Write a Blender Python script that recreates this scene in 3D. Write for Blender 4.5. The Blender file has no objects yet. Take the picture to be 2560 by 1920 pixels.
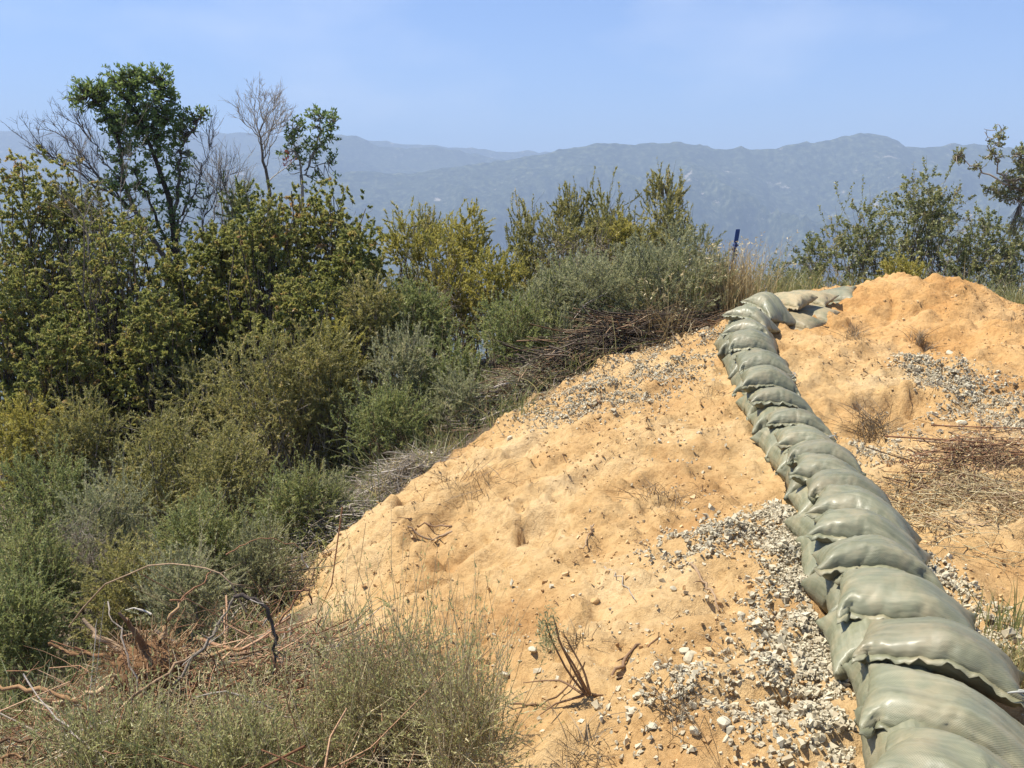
import bpy, math, random
import numpy as np
from mathutils import Vector

# ------------------------------------------------------------------ camera, sky, sun, exposure
scene = bpy.context.scene
COL = scene.collection
FPX = 2309.0                      # focal length in pixels of the 2560 px wide photograph
PITCH = math.radians(10.8)
EYE = 1.75
cam = bpy.data.objects.new('camera', bpy.data.cameras.new('camera'))
COL.objects.link(cam)
cam.location = (0, 0, EYE)
cam.rotation_euler = (math.radians(90) - PITCH, 0, 0)
cam.data.sensor_width = 36.0
cam.data.lens = FPX / 2560 * 36
cam.data.clip_start = 0.05
cam.data.clip_end = 60000
scene.camera = cam

SUN_EL = math.radians(62)
SUN_AZ = math.atan2(-0.86, 0.18)
SUN = Vector((math.sin(SUN_AZ) * math.cos(SUN_EL), math.cos(SUN_AZ) * math.cos(SUN_EL), math.sin(SUN_EL)))
world = bpy.data.worlds.new('World')
scene.world = world
world.use_nodes = True
wn = world.node_tree
wn.nodes.clear()
w_out = wn.nodes.new('ShaderNodeOutputWorld')
w_bg = wn.nodes.new('ShaderNodeBackground')
w_sky = wn.nodes.new('ShaderNodeTexSky')
w_sky.sky_type = 'NISHITA'
w_sky.sun_disc = False
w_sky.sun_elevation = SUN_EL
w_sky.sun_rotation = SUN_AZ
w_sky.altitude = 600
w_sky.air_density = 1.0
w_sky.dust_density = 0.6
w_sky.ozone_density = 4.0
w_bg.inputs['Strength'].default_value = 0.085
w_tint = wn.nodes.new('ShaderNodeMix')
w_tint.data_type = 'RGBA'
w_tint.blend_type = 'MULTIPLY'
w_tint.inputs['Factor'].default_value = 1.0
w_tint.inputs['B'].default_value = (0.73, 0.86, 1.10, 1)
wn.links.new(w_sky.outputs['Color'], w_tint.inputs['A'])
# thin, soft cirrus in the sky dome
w_tc = wn.nodes.new('ShaderNodeTexCoord')
w_map = wn.nodes.new('ShaderNodeMapping')
w_map.inputs['Scale'].default_value = (1.0, 1.0, 2.6)
w_map.inputs['Location'].default_value = (6.03, 2.74, 1.68)
w_noise = wn.nodes.new('ShaderNodeTexNoise')
w_noise.inputs['Scale'].default_value = 3.2
w_noise.inputs['Detail'].default_value = 5
w_ramp = wn.nodes.new('ShaderNodeValToRGB')
w_ramp.color_ramp.elements[0].position = 0.49
w_ramp.color_ramp.elements[0].color = (0, 0, 0, 1)
w_ramp.color_ramp.elements[1].position = 0.75
w_ramp.color_ramp.elements[1].color = (0.36, 0.36, 0.36, 1)
w_cl = wn.nodes.new('ShaderNodeMix')
w_cl.data_type = 'RGBA'
w_cl.inputs['B'].default_value = (8.0, 8.1, 8.7, 1)
wn.links.new(w_tc.outputs['Generated'], w_map.inputs['Vector'])
wn.links.new(w_map.outputs['Vector'], w_noise.inputs['Vector'])
wn.links.new(w_noise.outputs['Fac'], w_ramp.inputs['Fac'])
wn.links.new(w_ramp.outputs['Color'], w_cl.inputs['Factor'])
wn.links.new(w_tint.outputs['Result'], w_cl.inputs['A'])
wn.links.new(w_cl.outputs['Result'], w_bg.inputs['Color'])
wn.links.new(w_bg.outputs['Background'], w_out.inputs['Surface'])

sun_data = bpy.data.lights.new('sun', 'SUN')
sun_data.energy = 4.6
sun_data.angle = math.radians(0.53)
sun_data.color = (1.0, 0.935, 0.82)
sun = bpy.data.objects.new('sun', sun_data)
COL.objects.link(sun)
sun.location = (-30, 20, 50)
sun.rotation_euler = (-SUN).to_track_quat('-Z', 'Y').to_euler()

scene.view_settings.view_transform = 'Standard'
scene.view_settings.look = 'None'
scene.view_settings.gamma = 1.0
scene.view_settings.use_curve_mapping = False
scene.view_settings.exposure = 1.0
scene.render.engine = 'CYCLES'
cy = scene.cycles
cy.use_denoising = True
cy.max_bounces = 6
cy.diffuse_bounces = 3
cy.glossy_bounces = 2
cy.transmission_bounces = 4
cy.volume_bounces = 0
cy.sample_clamp_indirect = 6.0

# ------------------------------------------------------------------ small maths helpers
CP, SP = math.cos(PITCH), math.sin(PITCH)


def ray(px, py):
    u = (px - 1280) / FPX
    v = (960 - py) / FPX
    return np.array([u, CP + v * SP, -SP + v * CP])


def at(px, py, d):
    """world point seen at a photograph pixel, d metres ahead of the camera"""
    r = ray(px, py)
    return np.array([0, 0, EYE]) + r * (d / r[1])


def sm(a, b, x):
    t = np.clip((x - a) / (b - a), 0, 1)
    return t * t * (3 - 2 * t)


def _h(ix, iy, seed):
    n = (ix.astype(np.int64) * 374761393 + iy.astype(np.int64) * 668265263 + seed * 974634777) & 0xFFFFFFFF
    n = ((n ^ (n >> 13)) * 1274126177) & 0xFFFFFFFF
    n = (n ^ (n >> 16)) & 0xFFFFFFFF
    return n / 4294967295.0


def vnoise(x, y, seed=0):
    x = np.asarray(x, float); y = np.asarray(y, float)
    ix = np.floor(x); iy = np.floor(y)
    fx = x - ix; fy = y - iy
    fx = fx ** 3 * (fx * (fx * 6 - 15) + 10); fy = fy ** 3 * (fy * (fy * 6 - 15) + 10)
    a = _h(ix, iy, seed); b = _h(ix + 1, iy, seed); c = _h(ix, iy + 1, seed); d = _h(ix + 1, iy + 1, seed)
    return (a + (b - a) * fx) * (1 - fy) + (c + (d - c) * fx) * fy - 0.5


def fbm(x, y, seed=0, octv=4, gain=0.5):
    s = 0; a = 1.0
    for k in range(octv):
        s = s + a * vnoise(x * 2 ** k + 17.3 * k, y * 2 ** k - 9.1 * k, seed + k)
        a *= gain
    return s


def norm(v):
    return v / np.maximum(np.linalg.norm(v, axis=-1, keepdims=True), 1e-9)


# ------------------------------------------------------------------ object helpers
def link_mesh(name, mesh, mat=None, parent=None):
    o = bpy.data.objects.new(name, mesh)
    COL.objects.link(o)
    if mat is not None:
        mesh.materials.append(mat)
    if parent is not None:
        o.parent = parent
    return o


def tag(o, label=None, cat=None, group=None, kind=None):
    if label: o['label'] = label
    if cat: o['category'] = cat
    if group: o['group'] = group
    if kind: o['kind'] = kind
    return o


def empty(name, loc, label, cat, group=None):
    o = bpy.data.objects.new(name, None)
    COL.objects.link(o)
    o.location = Vector([float(c) for c in loc])
    o.empty_display_size = 0.2
    return tag(o, label, cat, group)


def fast_mesh(name, verts, faces, tint=None, smooth=False, uv=None):
    """verts (n,3) and faces (m,k) arrays -> mesh"""
    me = bpy.data.meshes.new(name)
    verts = np.ascontiguousarray(verts, dtype=np.float32)
    faces = np.ascontiguousarray(faces, dtype=np.int32)
    m, k = faces.shape
    me.vertices.add(len(verts))
    me.vertices.foreach_set('co', verts.ravel())
    me.loops.add(m * k)
    me.loops.foreach_set('vertex_index', faces.ravel())
    me.polygons.add(m)
    me.polygons.foreach_set('loop_start', np.arange(0, m * k, k, dtype=np.int32))
    me.polygons.foreach_set('use_smooth', np.full(m, smooth, dtype=bool))
    if tint is not None:
        at_ = me.attributes.new('tint', 'FLOAT', 'POINT')
        at_.data.foreach_set('value', np.ascontiguousarray(tint, dtype=np.float32))
    me.update(calc_edges=True)
    if uv is not None:
        l = me.uv_layers.new(name='UVMap')
        l.data.foreach_set('uv', np.ascontiguousarray(uv[faces.ravel()], dtype=np.float32).ravel())
    me.validate()
    return me


class Bag:
    """collects quads"""
    def __init__(self):
        self.v = []; self.f = []; self.t = []; self.n = 0

    def add(self, v, f, t):
        self.v.append(v); self.f.append(f + self.n); self.t.append(t); self.n += len(v)

    def mesh(self, name, origin=(0, 0, 0), smooth=False):
        v = np.concatenate(self.v) - np.asarray(origin, float)
        return fast_mesh(name, v, np.concatenate(self.f), np.concatenate(self.t), smooth)

    def leaves(self, p, d, ln, wd, tint, rng, cup=0.0, tri=False):
        n = len(p)
        d = norm(d)
        s = norm(np.cross(d, rng.normal(size=(n, 3)) + np.array([0, 0, 0.6])))
        ln = np.broadcast_to(np.asarray(ln, float), (n,))[:, None]
        wd = np.broadcast_to(np.asarray(wd, float), (n,))[:, None]
        if tri:
            v = np.stack([p + s * wd * 0.5, p + d * ln, p - s * wd * 0.5], 1).reshape(-1, 3)
            self.add(v, np.arange(3 * n).reshape(n, 3), np.repeat(np.broadcast_to(np.asarray(tint, float), (n,)), 3))
            return
        up = np.cross(s, d)
        mid = p + d * ln * 0.55
        v = np.stack([p, mid + s * wd * 0.5 + up * wd * cup, p + d * ln, mid - s * wd * 0.5 + up * wd * cup], 1).reshape(-1, 3)
        f = np.arange(4 * n).reshape(n, 4)
        self.add(v, f, np.repeat(np.broadcast_to(np.asarray(tint, float), (n,)), 4))

    def tubes(self, pts, rad, tint=0.5, sides=3):
        """pts (N,K,3) polylines, rad (N,K)"""
        N, K, _ = pts.shape
        if N == 0: return
        rad = np.broadcast_to(rad, (N, K))
        tg = np.gradient(pts, axis=1)
        tg = norm(tg)
        ref = np.where(np.abs(tg[..., 2:3]) > 0.9, np.array([1.0, 0, 0]), np.array([0, 0, 1.0]))
        a = norm(np.cross(tg, ref)); b = np.cross(tg, a)
        ang = np.arange(sides) * 2 * math.pi / sides
        ring = pts[:, :, None, :] + rad[:, :, None, None] * (a[:, :, None, :] * np.cos(ang)[None, None, :, None] + b[:, :, None, :] * np.sin(ang)[None, None, :, None])
        v = ring.reshape(-1, 3)
        base = (np.arange(N) * K * sides)[:, None, None]
        k = (np.arange(K - 1) * sides)[None, :, None]
        j = np.arange(sides)[None, None, :]
        j2 = (j + 1) % sides
        f = np.stack([base + k + j, base + k + j2, base + k + sides + j2, base + k + sides + j], -1).reshape(-1, 4)
        t = np.repeat(np.broadcast_to(np.asarray(tint, float), (N,)), K * sides)
        self.add(v, f, t)


def bez(p0, p1, p2, t):
    t = t[..., None]
    return p0 * (1 - t) ** 2 + 2 * p1 * t * (1 - t) + p2 * t ** 2


# ------------------------------------------------------------------ materials
def mat_new(name):
    m = bpy.data.materials.new(name)
    m.use_nodes = True
    nt = m.node_tree
    nt.nodes.clear()
    out = nt.nodes.new('ShaderNodeOutputMaterial')
    return m, nt, out


def nd(nt, typ, **kw):
    n = nt.nodes.new(typ)
    for k, v in kw.items():
        if k.startswith('_'):
            setattr(n, k[1:], v)
        else:
            n.inputs[k.replace('__', ' ')].default_value = v
    return n


def ramp(nt, stops):
    r = nt.nodes.new('ShaderNodeValToRGB')
    e = r.color_ramp.elements
    while len(e) < len(stops): e.new(0.5)
    for el, (p, c) in zip(e, stops):
        el.position = p; el.color = (*c, 1)
    return r


def leaf_mat(name, stops, trans=0.5, gloss=0.025, rough=0.5):
    m, nt, out = mat_new(name)
    at_ = nd(nt, 'ShaderNodeAttribute', _attribute_name='tint')
    r = ramp(nt, stops)
    nt.links.new(at_.outputs['Fac'], r.inputs['Fac'])
    df = nd(nt, 'ShaderNodeBsdfDiffuse')
    tr = nd(nt, 'ShaderNodeBsdfTranslucent')
    gl = nd(nt, 'ShaderNodeBsdfGlossy', Roughness=rough)
    gl.inputs['Color'].default_value = (1, 1, 1, 1)
    m1 = nd(nt, 'ShaderNodeMixShader'); m1.inputs[0].default_value = trans
    m2 = nd(nt, 'ShaderNodeMixShader'); m2.inputs[0].default_value = gloss
    nt.links.new(r.outputs['Color'], df.inputs['Color'])
    nt.links.new(r.outputs['Color'], tr.inputs['Color'])
    nt.links.new(df.outputs[0], m1.inputs[1]); nt.links.new(tr.outputs[0], m1.inputs[2])
    nt.links.new(m1.outputs[0], m2.inputs[1]); nt.links.new(gl.outputs[0], m2.inputs[2])
    nt.links.new(m2.outputs[0], out.inputs['Surface'])
    return m


def wood_mat(name, stops, scale=14.0, rough=0.85):
    m, nt, out = mat_new(name)
    at_ = nd(nt, 'ShaderNodeAttribute', _attribute_name='tint')
    tc = nd(nt, 'ShaderNodeTexCoord')
    no = nd(nt, 'ShaderNodeTexNoise', Scale=scale, Detail=4.0)
    nt.links.new(tc.outputs['Object'], no.inputs['Vector'])
    ad = nd(nt, 'ShaderNodeMath', _operation='MULTIPLY_ADD')
    ad.inputs[1].default_value = 0.55
    nt.links.new(no.outputs['Fac'], ad.inputs[0])
    sc = nd(nt, 'ShaderNodeMath', _operation='MULTIPLY_ADD')
    sc.inputs[1].default_value = 0.7; sc.inputs[2].default_value = -0.13
    nt.links.new(at_.outputs['Fac'], sc.inputs[0])
    nt.links.new(sc.outputs[0], ad.inputs[2])
    r = ramp(nt, stops)
    nt.links.new(ad.outputs[0], r.inputs['Fac'])
    b = nd(nt, 'ShaderNodeBsdfPrincipled', Roughness=rough)
    b.inputs['Specular IOR Level'].default_value = 0.12
    n2 = nd(nt, 'ShaderNodeTexNoise', Scale=scale * 9, Detail=3.0)
    nt.links.new(tc.outputs['Object'], n2.inputs['Vector'])
    bp = nd(nt, 'ShaderNodeBump', Strength=0.7, Distance=0.006)
    nt.links.new(n2.outputs['Fac'], bp.inputs['Height']); nt.links.new(bp.outputs[0], b.inputs['Normal'])
    nt.links.new(r.outputs['Color'], b.inputs['Base Color'])
    nt.links.new(b.outputs[0], out.inputs['Surface'])
    return m


L_CHAM = leaf_mat('chamise_leaf', [(0.0, (0.19, 0.19, 0.060)), (0.45, (0.345, 0.325, 0.105)), (0.8, (0.48, 0.42, 0.145)), (1.0, (0.55, 0.44, 0.20))])
L_YEL = leaf_mat('yellow_green_leaf', [(0.0, (0.26, 0.25, 0.055)), (0.5, (0.46, 0.41, 0.090)), (1.0, (0.60, 0.50, 0.14))])
L_SAGE = leaf_mat('sage_leaf', [(0.0, (0.20, 0.215, 0.105)), (0.5, (0.36, 0.365, 0.185)), (0.85, (0.47, 0.45, 0.245)), (1.0, (0.55, 0.48, 0.28))], gloss=0.02)
L_GREEN = leaf_mat('green_brush_leaf', [(0.0, (0.165, 0.20, 0.065)), (0.5, (0.30, 0.335, 0.115)), (1.0, (0.45, 0.43, 0.17))])
L_CEAN = leaf_mat('scrub_leaf', [(0.0, (0.15, 0.175, 0.045)), (0.40, (0.29, 0.305, 0.080)), (0.70, (0.42, 0.385, 0.110)), (0.88, (0.46, 0.345, 0.125)), (1.0, (0.47, 0.29, 0.13))], gloss=0.02)
L_TOYON = leaf_mat('toyon_leaf', [(0.0, (0.085, 0.130, 0.036)), (0.5, (0.175, 0.245, 0.062)), (0.96, (0.30, 0.345, 0.10)), (0.985, (0.5, 0.08, 0.03)), (1.0, (0.5, 0.08, 0.03))], gloss=0.03, rough=0.5)
L_OAK = leaf_mat('scrub_oak_leaf', [(0.0, (0.14, 0.165, 0.062)), (0.5, (0.27, 0.285, 0.105)), (0.9, (0.40, 0.37, 0.155)), (1.0, (0.47, 0.35, 0.16))], gloss=0.03)
L_PALE = leaf_mat('pale_sage_leaf', [(0.0, (0.26, 0.27, 0.095)), (0.5, (0.44, 0.435, 0.18)), (0.85, (0.56, 0.51, 0.25)), (1.0, (0.62, 0.53, 0.30))], gloss=0.02)
L_STRAW = leaf_mat('straw', [(0.0, (0.24, 0.17, 0.08)), (0.5, (0.44, 0.34, 0.16)), (1.0, (0.62, 0.51, 0.28))], trans=0.3, gloss=0.03)
L_GRASS = leaf_mat('grass_blade', [(0.0, (0.12, 0.16, 0.045)), (0.5, (0.25, 0.26, 0.09)), (1.0, (0.48, 0.40, 0.19))], gloss=0.03)
L_LITTER = leaf_mat('leaf_litter', [(0.0, (0.10, 0.07, 0.04)), (0.5, (0.19, 0.145, 0.09)), (1.0, (0.33, 0.27, 0.18))], trans=0.1, gloss=0.02)
W_GREY = wood_mat('grey_twig', [(0.15, (0.12, 0.095, 0.07)), (0.5, (0.26, 0.215, 0.165)), (0.9, (0.45, 0.39, 0.32))])
W_PALE = wood_mat('silver_twig', [(0.15, (0.22, 0.185, 0.145)), (0.5, (0.39, 0.34, 0.275)), (0.9, (0.58, 0.52, 0.43))])
W_DARK = wood_mat('dark_bark', [(0.15, (0.045, 0.033, 0.025)), (0.5, (0.095, 0.072, 0.054)), (0.9, (0.20, 0.16, 0.12))])
W_BROWN = wood_mat('brown_stick', [(0.15, (0.11, 0.065, 0.036)), (0.5, (0.23, 0.145, 0.085)), (0.9, (0.40, 0.29, 0.18))])
W_RED = wood_mat('reddish_twig', [(0.15, (0.16, 0.075, 0.040)), (0.5, (0.31, 0.165, 0.090)), (0.9, (0.47, 0.31, 0.19))])
W_DEAD = wood_mat('dead_branch_bark', [(0.15, (0.07, 0.055, 0.045)), (0.5, (0.15, 0.125, 0.105)), (0.9, (0.28, 0.245, 0.21))])
W_ORANGE = wood_mat('torn_orange_wood', [(0.15, (0.19, 0.105, 0.05)), (0.5, (0.38, 0.225, 0.11)), (0.9, (0.60, 0.44, 0.26))], scale=40)
W_WHITE = wood_mat('bleached_splinter', [(0.2, (0.40, 0.35, 0.27)), (0.8, (0.60, 0.54, 0.44))])
W_STRAW = wood_mat('straw_stalk', [(0.15, (0.26, 0.20, 0.11)), (0.5, (0.42, 0.34, 0.19)), (0.9, (0.60, 0.51, 0.32))])


def ground_material():
    m, nt, out = mat_new('sandy_soil_and_litter')
    L = nt.links
    tc = nd(nt, 'ShaderNodeTexCoord')
    at_ = nd(nt, 'ShaderNodeAttribute', _attribute_name='sand')
    n1 = nd(nt, 'ShaderNodeTexNoise', Scale=1.3, Detail=6.0, Roughness=0.6)
    n2 = nd(nt, 'ShaderNodeTexNoise', Scale=22.0, Detail=6.0, Roughness=0.65)
    n3 = nd(nt, 'ShaderNodeTexNoise', Scale=190.0, Detail=4.0, Roughness=0.7)
    for n in (n1, n2, n3): L.new(tc.outputs['Object'], n.inputs['Vector'])
    r1 = ramp(nt, [(0.30, (0.425, 0.248, 0.100)), (0.48, (0.525, 0.345, 0.155)), (0.72, (0.615, 0.455, 0.245))])
    L.new(n1.outputs['Fac'], r1.inputs['Fac'])
    r2 = ramp(nt, [(0.28, (0.62, 0.56, 0.50)), (0.5, (1.0, 1.0, 1.0)), (0.75, (1.13, 1.15, 1.18))])
    L.new(n2.outputs['Fac'], r2.inputs['Fac'])
    mx = nd(nt, 'ShaderNodeMix', _data_type='RGBA', _blend_type='MULTIPLY')
    mx.inputs['Factor'].default_value = 0.8
    L.new(r1.outputs['Color'], mx.inputs['A']); L.new(r2.outputs['Color'], mx.inputs['B'])
    r3 = ramp(nt, [(0.30, (0.60, 0.52, 0.46)), (0.48, (1, 1, 1)), (0.72, (1.12, 1.14, 1.2))])
    L.new(n3.outputs['Fac'], r3.inputs['Fac'])
    mx2 = nd(nt, 'ShaderNodeMix', _data_type='RGBA', _blend_type='MULTIPLY')
    mx2.inputs['Factor'].default_value = 0.55
    L.new(mx.outputs['Result'], mx2.inputs['A']); L.new(r3.outputs['Color'], mx2.inputs['B'])
    n5 = nd(nt, 'ShaderNodeTexNoise', Scale=75.0, Detail=5.0, Roughness=0.75); L.new(tc.outputs['Object'], n5.inputs['Vector'])
    k5 = ramp(nt, [(0.60, (0, 0, 0)), (0.68, (0.75, 0.75, 0.75))]); L.new(n5.outputs['Fac'], k5.inputs['Fac'])
    n6 = nd(nt, 'ShaderNodeTexNoise', Scale=2.4, Detail=3.0); L.new(tc.outputs['Object'], n6.inputs['Vector'])
    k6 = ramp(nt, [(0.40, (0.25, 0.25, 0.25)), (0.62, (1, 1, 1))]); L.new(n6.outputs['Fac'], k6.inputs['Fac'])
    kk = nd(nt, 'ShaderNodeMath', _operation='MULTIPLY'); L.new(k5.outputs['Color'], kk.inputs[0]); L.new(k6.outputs['Color'], kk.inputs[1])
    mxs = nd(nt, 'ShaderNodeMix', _data_type='RGBA'); mxs.inputs['B'].default_value = (0.17, 0.095, 0.045, 1)
    L.new(kk.outputs[0], mxs.inputs['Factor']); L.new(mx2.outputs['Result'], mxs.inputs['A'])
    lit = ramp(nt, [(0.30, (0.060, 0.045, 0.030)), (0.55, (0.130, 0.100, 0.068)), (0.75, (0.21, 0.165, 0.11))])
    L.new(n2.outputs['Fac'], lit.inputs['Fac'])
    ln = nd(nt, 'ShaderNodeVectorMath', _operation='LENGTH'); L.new(tc.outputs['Object'], ln.inputs[0])
    fr = nd(nt, 'ShaderNodeMapRange'); fr.inputs['From Min'].default_value = 16; fr.inputs['From Max'].default_value = 45
    L.new(ln.outputs['Value'], fr.inputs['Value'])
    n4 = nd(nt, 'ShaderNodeTexNoise', Scale=0.35, Detail=7.0, Roughness=0.7); L.new(tc.outputs['Object'], n4.inputs['Vector'])
    bru = ramp(nt, [(0.35, (0.022, 0.030, 0.014)), (0.55, (0.055, 0.068, 0.030)), (0.75, (0.12, 0.12, 0.06))]); L.new(n4.outputs['Fac'], bru.inputs['Fac'])
    mf = nd(nt, 'ShaderNodeMix', _data_type='RGBA')
    L.new(fr.outputs[0], mf.inputs['Factor']); L.new(lit.outputs['Color'], mf.inputs['A']); L.new(bru.outputs['Color'], mf.inputs['B'])
    mx3 = nd(nt, 'ShaderNodeMix', _data_type='RGBA')
    L.new(at_.outputs['Fac'], mx3.inputs['Factor'])
    L.new(mf.outputs['Result'], mx3.inputs['A']); L.new(mxs.outputs['Result'], mx3.inputs['B'])
    am = nd(nt, 'ShaderNodeAttribute', _attribute_name='mound')
    mo = nd(nt, 'ShaderNodeMix', _data_type='RGBA', _blend_type='MULTIPLY'); mo.inputs['B'].default_value = (0.97, 0.86, 0.74, 1)
    L.new(am.outputs['Fac'], mo.inputs['Factor']); L.new(mx3.outputs['Result'], mo.inputs['A'])
    hs = nd(nt, 'ShaderNodeMath', _operation='MULTIPLY_ADD')
    hs.inputs[1].default_value = 0.35
    L.new(n3.outputs['Fac'], hs.inputs[0]); L.new(n2.outputs['Fac'], hs.inputs[2])
    bp = nd(nt, 'ShaderNodeBump', Strength=0.8, Distance=0.035)
    L.new(hs.outputs[0], bp.inputs['Height'])
    b = nd(nt, 'ShaderNodeBsdfPrincipled', Roughness=0.95)
    b.inputs['Specular IOR Level'].default_value = 0.1
    L.new(mo.outputs['Result'], b.inputs['Base Color'])
    L.new(bp.outputs[0], b.inputs['Normal'])
    L.new(b.outputs[0], out.inputs['Surface'])
    return m


def stone_material(name, stops, noise=60.0):
    m, nt, out = mat_new(name)
    L = nt.links
    at_ = nd(nt, 'ShaderNodeAttribute', _attribute_name='tint')
    tc = nd(nt, 'ShaderNodeTexCoord')
    no = nd(nt, 'ShaderNodeTexNoise', Scale=noise, Detail=4.0)
    L.new(tc.outputs['Object'], no.inputs['Vector'])
    mm = nd(nt, 'ShaderNodeMath', _operation='MULTIPLY_ADD')
    mm.inputs[1].default_value = 0.4; mm.inputs[2].default_value = -0.2
    L.new(no.outputs['Fac'], mm.inputs[0])
    ad = nd(nt, 'ShaderNodeMath', _operation='ADD')
    L.new(mm.outputs[0], ad.inputs[0]); L.new(at_.outputs['Fac'], ad.inputs[1])
    r = ramp(nt, stops)
    L.new(ad.outputs[0], r.inputs['Fac'])
    bp = nd(nt, 'ShaderNodeBump', Strength=0.4, Distance=0.004)
    L.new(no.outputs['Fac'], bp.inputs['Height'])
    b = nd(nt, 'ShaderNodeBsdfPrincipled', Roughness=0.85)
    b.inputs['Specular IOR Level'].default_value = 0.25
    L.new(r.outputs['Color'], b.inputs['Base Color'])
    L.new(bp.outputs[0], b.inputs['Normal'])
    L.new(b.outputs[0], out.inputs['Surface'])
    return m


M_GROUND = ground_material()
M_GRAVEL = stone_material('crushed_gravel', [(0.0, (0.34, 0.28, 0.18)), (0.35, (0.42, 0.365, 0.25)), (0.8, (0.47, 0.42, 0.295)), (1.0, (0.53, 0.48, 0.35))])
M_CLOD = stone_material('dirt_clod', [(0.0, (0.31, 0.185, 0.08)), (0.5, (0.44, 0.29, 0.13)), (1.0, (0.56, 0.41, 0.22))])


def bag_material(name, dust):
    m, nt, out = mat_new(name)
    L = nt.links
    uv = nd(nt, 'ShaderNodeTexCoord')
    oi = nd(nt, 'ShaderNodeObjectInfo')
    # woven tapes: two crossing wave bands on the cloth's own coordinates (metres)
    def band(axis):
        sp = nd(nt, 'ShaderNodeSeparateXYZ'); L.new(uv.outputs['UV'], sp.inputs[0])
        mu = nd(nt, 'ShaderNodeMath', _operation='MULTIPLY'); mu.inputs[1].default_value = 2 * math.pi / 0.008
        L.new(sp.outputs[axis], mu.inputs[0])
        si = nd(nt, 'ShaderNodeMath', _operation='SINE'); L.new(mu.outputs[0], si.inputs[0])
        return si
    bx_, by_ = band('X'), band('Y')
    wv = nd(nt, 'ShaderNodeMath', _operation='MULTIPLY'); L.new(bx_.outputs[0], wv.inputs[0]); L.new(by_.outputs[0], wv.inputs[1])
    mp = nd(nt, 'ShaderNodeMapping'); mp.inputs['Scale'].default_value = (3.0, 46.0, 1.0)
    L.new(uv.outputs['UV'], mp.inputs['Vector'])
    of = nd(nt, 'ShaderNodeMath', _operation='MULTIPLY'); of.inputs[1].default_value = 50
    L.new(oi.outputs['Random'], of.inputs[0])
    st = nd(nt, 'ShaderNodeTexNoise', Scale=1.0, Detail=4.0); st.noise_dimensions = '4D'
    L.new(mp.outputs['Vector'], st.inputs['Vector']); L.new(of.outputs[0], st.inputs['W'])
    du = nd(nt, 'ShaderNodeTexNoise', Scale=6.0, Detail=6.0, Roughness=0.65); du.noise_dimensions = '4D'
    L.new(uv.outputs['UV'], du.inputs['Vector']); L.new(of.outputs[0], du.inputs['W'])
    base = ramp(nt, [(0.25, (0.130, 0.134, 0.078)), (0.5, (0.180, 0.182, 0.110)), (0.78, (0.262, 0.250, 0.158))])
    L.new(st.outputs['Fac'], base.inputs['Fac'])
    dr = ramp(nt, [(0.62 - 0.45 * dust, (0, 0, 0)), (0.95 - 0.45 * dust, (0.25 + 0.7 * dust,) * 3)])
    L.new(du.outputs['Fac'], dr.inputs['Fac'])
    mx = nd(nt, 'ShaderNodeMix', _data_type='RGBA'); mx.inputs['B'].default_value = (0.44, 0.33, 0.19, 1)
    L.new(dr.outputs['Color'], mx.inputs['Factor']); L.new(base.outputs['Color'], mx.inputs['A'])
    vr = nd(nt, 'ShaderNodeMapRange'); vr.inputs['To Min'].default_value = 0.86; vr.inputs['To Max'].default_value = 1.14
    L.new(oi.outputs['Random'], vr.inputs['Value'])
    mv = nd(nt, 'ShaderNodeMix', _data_type='RGBA', _blend_type='MULTIPLY'); mv.inputs['Factor'].default_value = 1
    L.new(mx.outputs['Result'], mv.inputs['A']); L.new(vr.outputs[0], mv.inputs['B'])
    # fine creases
    cr = nd(nt, 'ShaderNodeTexNoise', Scale=1.0, Detail=3.0); cr.noise_dimensions = '4D'
    mp2 = nd(nt, 'ShaderNodeMapping'); mp2.inputs['Scale'].default_value = (16.0, 40.0, 1.0); mp2.inputs['Rotation'].default_value = (0, 0, 0.25)
    L.new(uv.outputs['UV'], mp2.inputs['Vector']); L.new(mp2.outputs['Vector'], cr.inputs['Vector']); L.new(of.outputs[0], cr.inputs['W'])
    b1 = nd(nt, 'ShaderNodeBump', Strength=0.5, Distance=0.010); L.new(cr.outputs['Fac'], b1.inputs['Height'])
    b2 = nd(nt, 'ShaderNodeBump', Strength=0.28, Distance=0.0014); L.new(wv.outputs[0], b2.inputs['Height']); L.new(b1.outputs[0], b2.inputs['Normal'])
    rr = nd(nt, 'ShaderNodeMapRange'); rr.inputs['To Min'].default_value = 0.34 + 0.3 * dust; rr.inputs['To Max'].default_value = 0.50 + 0.3 * dust
    L.new(du.outputs['Fac'], rr.inputs['Value'])
    b = nd(nt, 'ShaderNodeBsdfPrincipled')
    b.inputs['Specular IOR Level'].default_value = max(0.1, 0.62 - 0.6 * dust)
    b.inputs['Coat Weight'].default_value = max(0.0, 0.40 - 0.5 * dust)
    b.inputs['Coat Roughness'].default_value = 0.30
    L.new(mv.outputs['Result'], b.inputs['Base Color']); L.new(rr.outputs[0], b.inputs['Roughness'])
    L.new(b2.outputs[0], b.inputs['Normal'])
    L.new(b.outputs[0], out.inputs['Surface'])
    return m


M_BAG = bag_material('woven_green_poly', 0.36)
M_BAG_DUSTY = bag_material('woven_poly_caked_with_dirt', 0.7)


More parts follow.
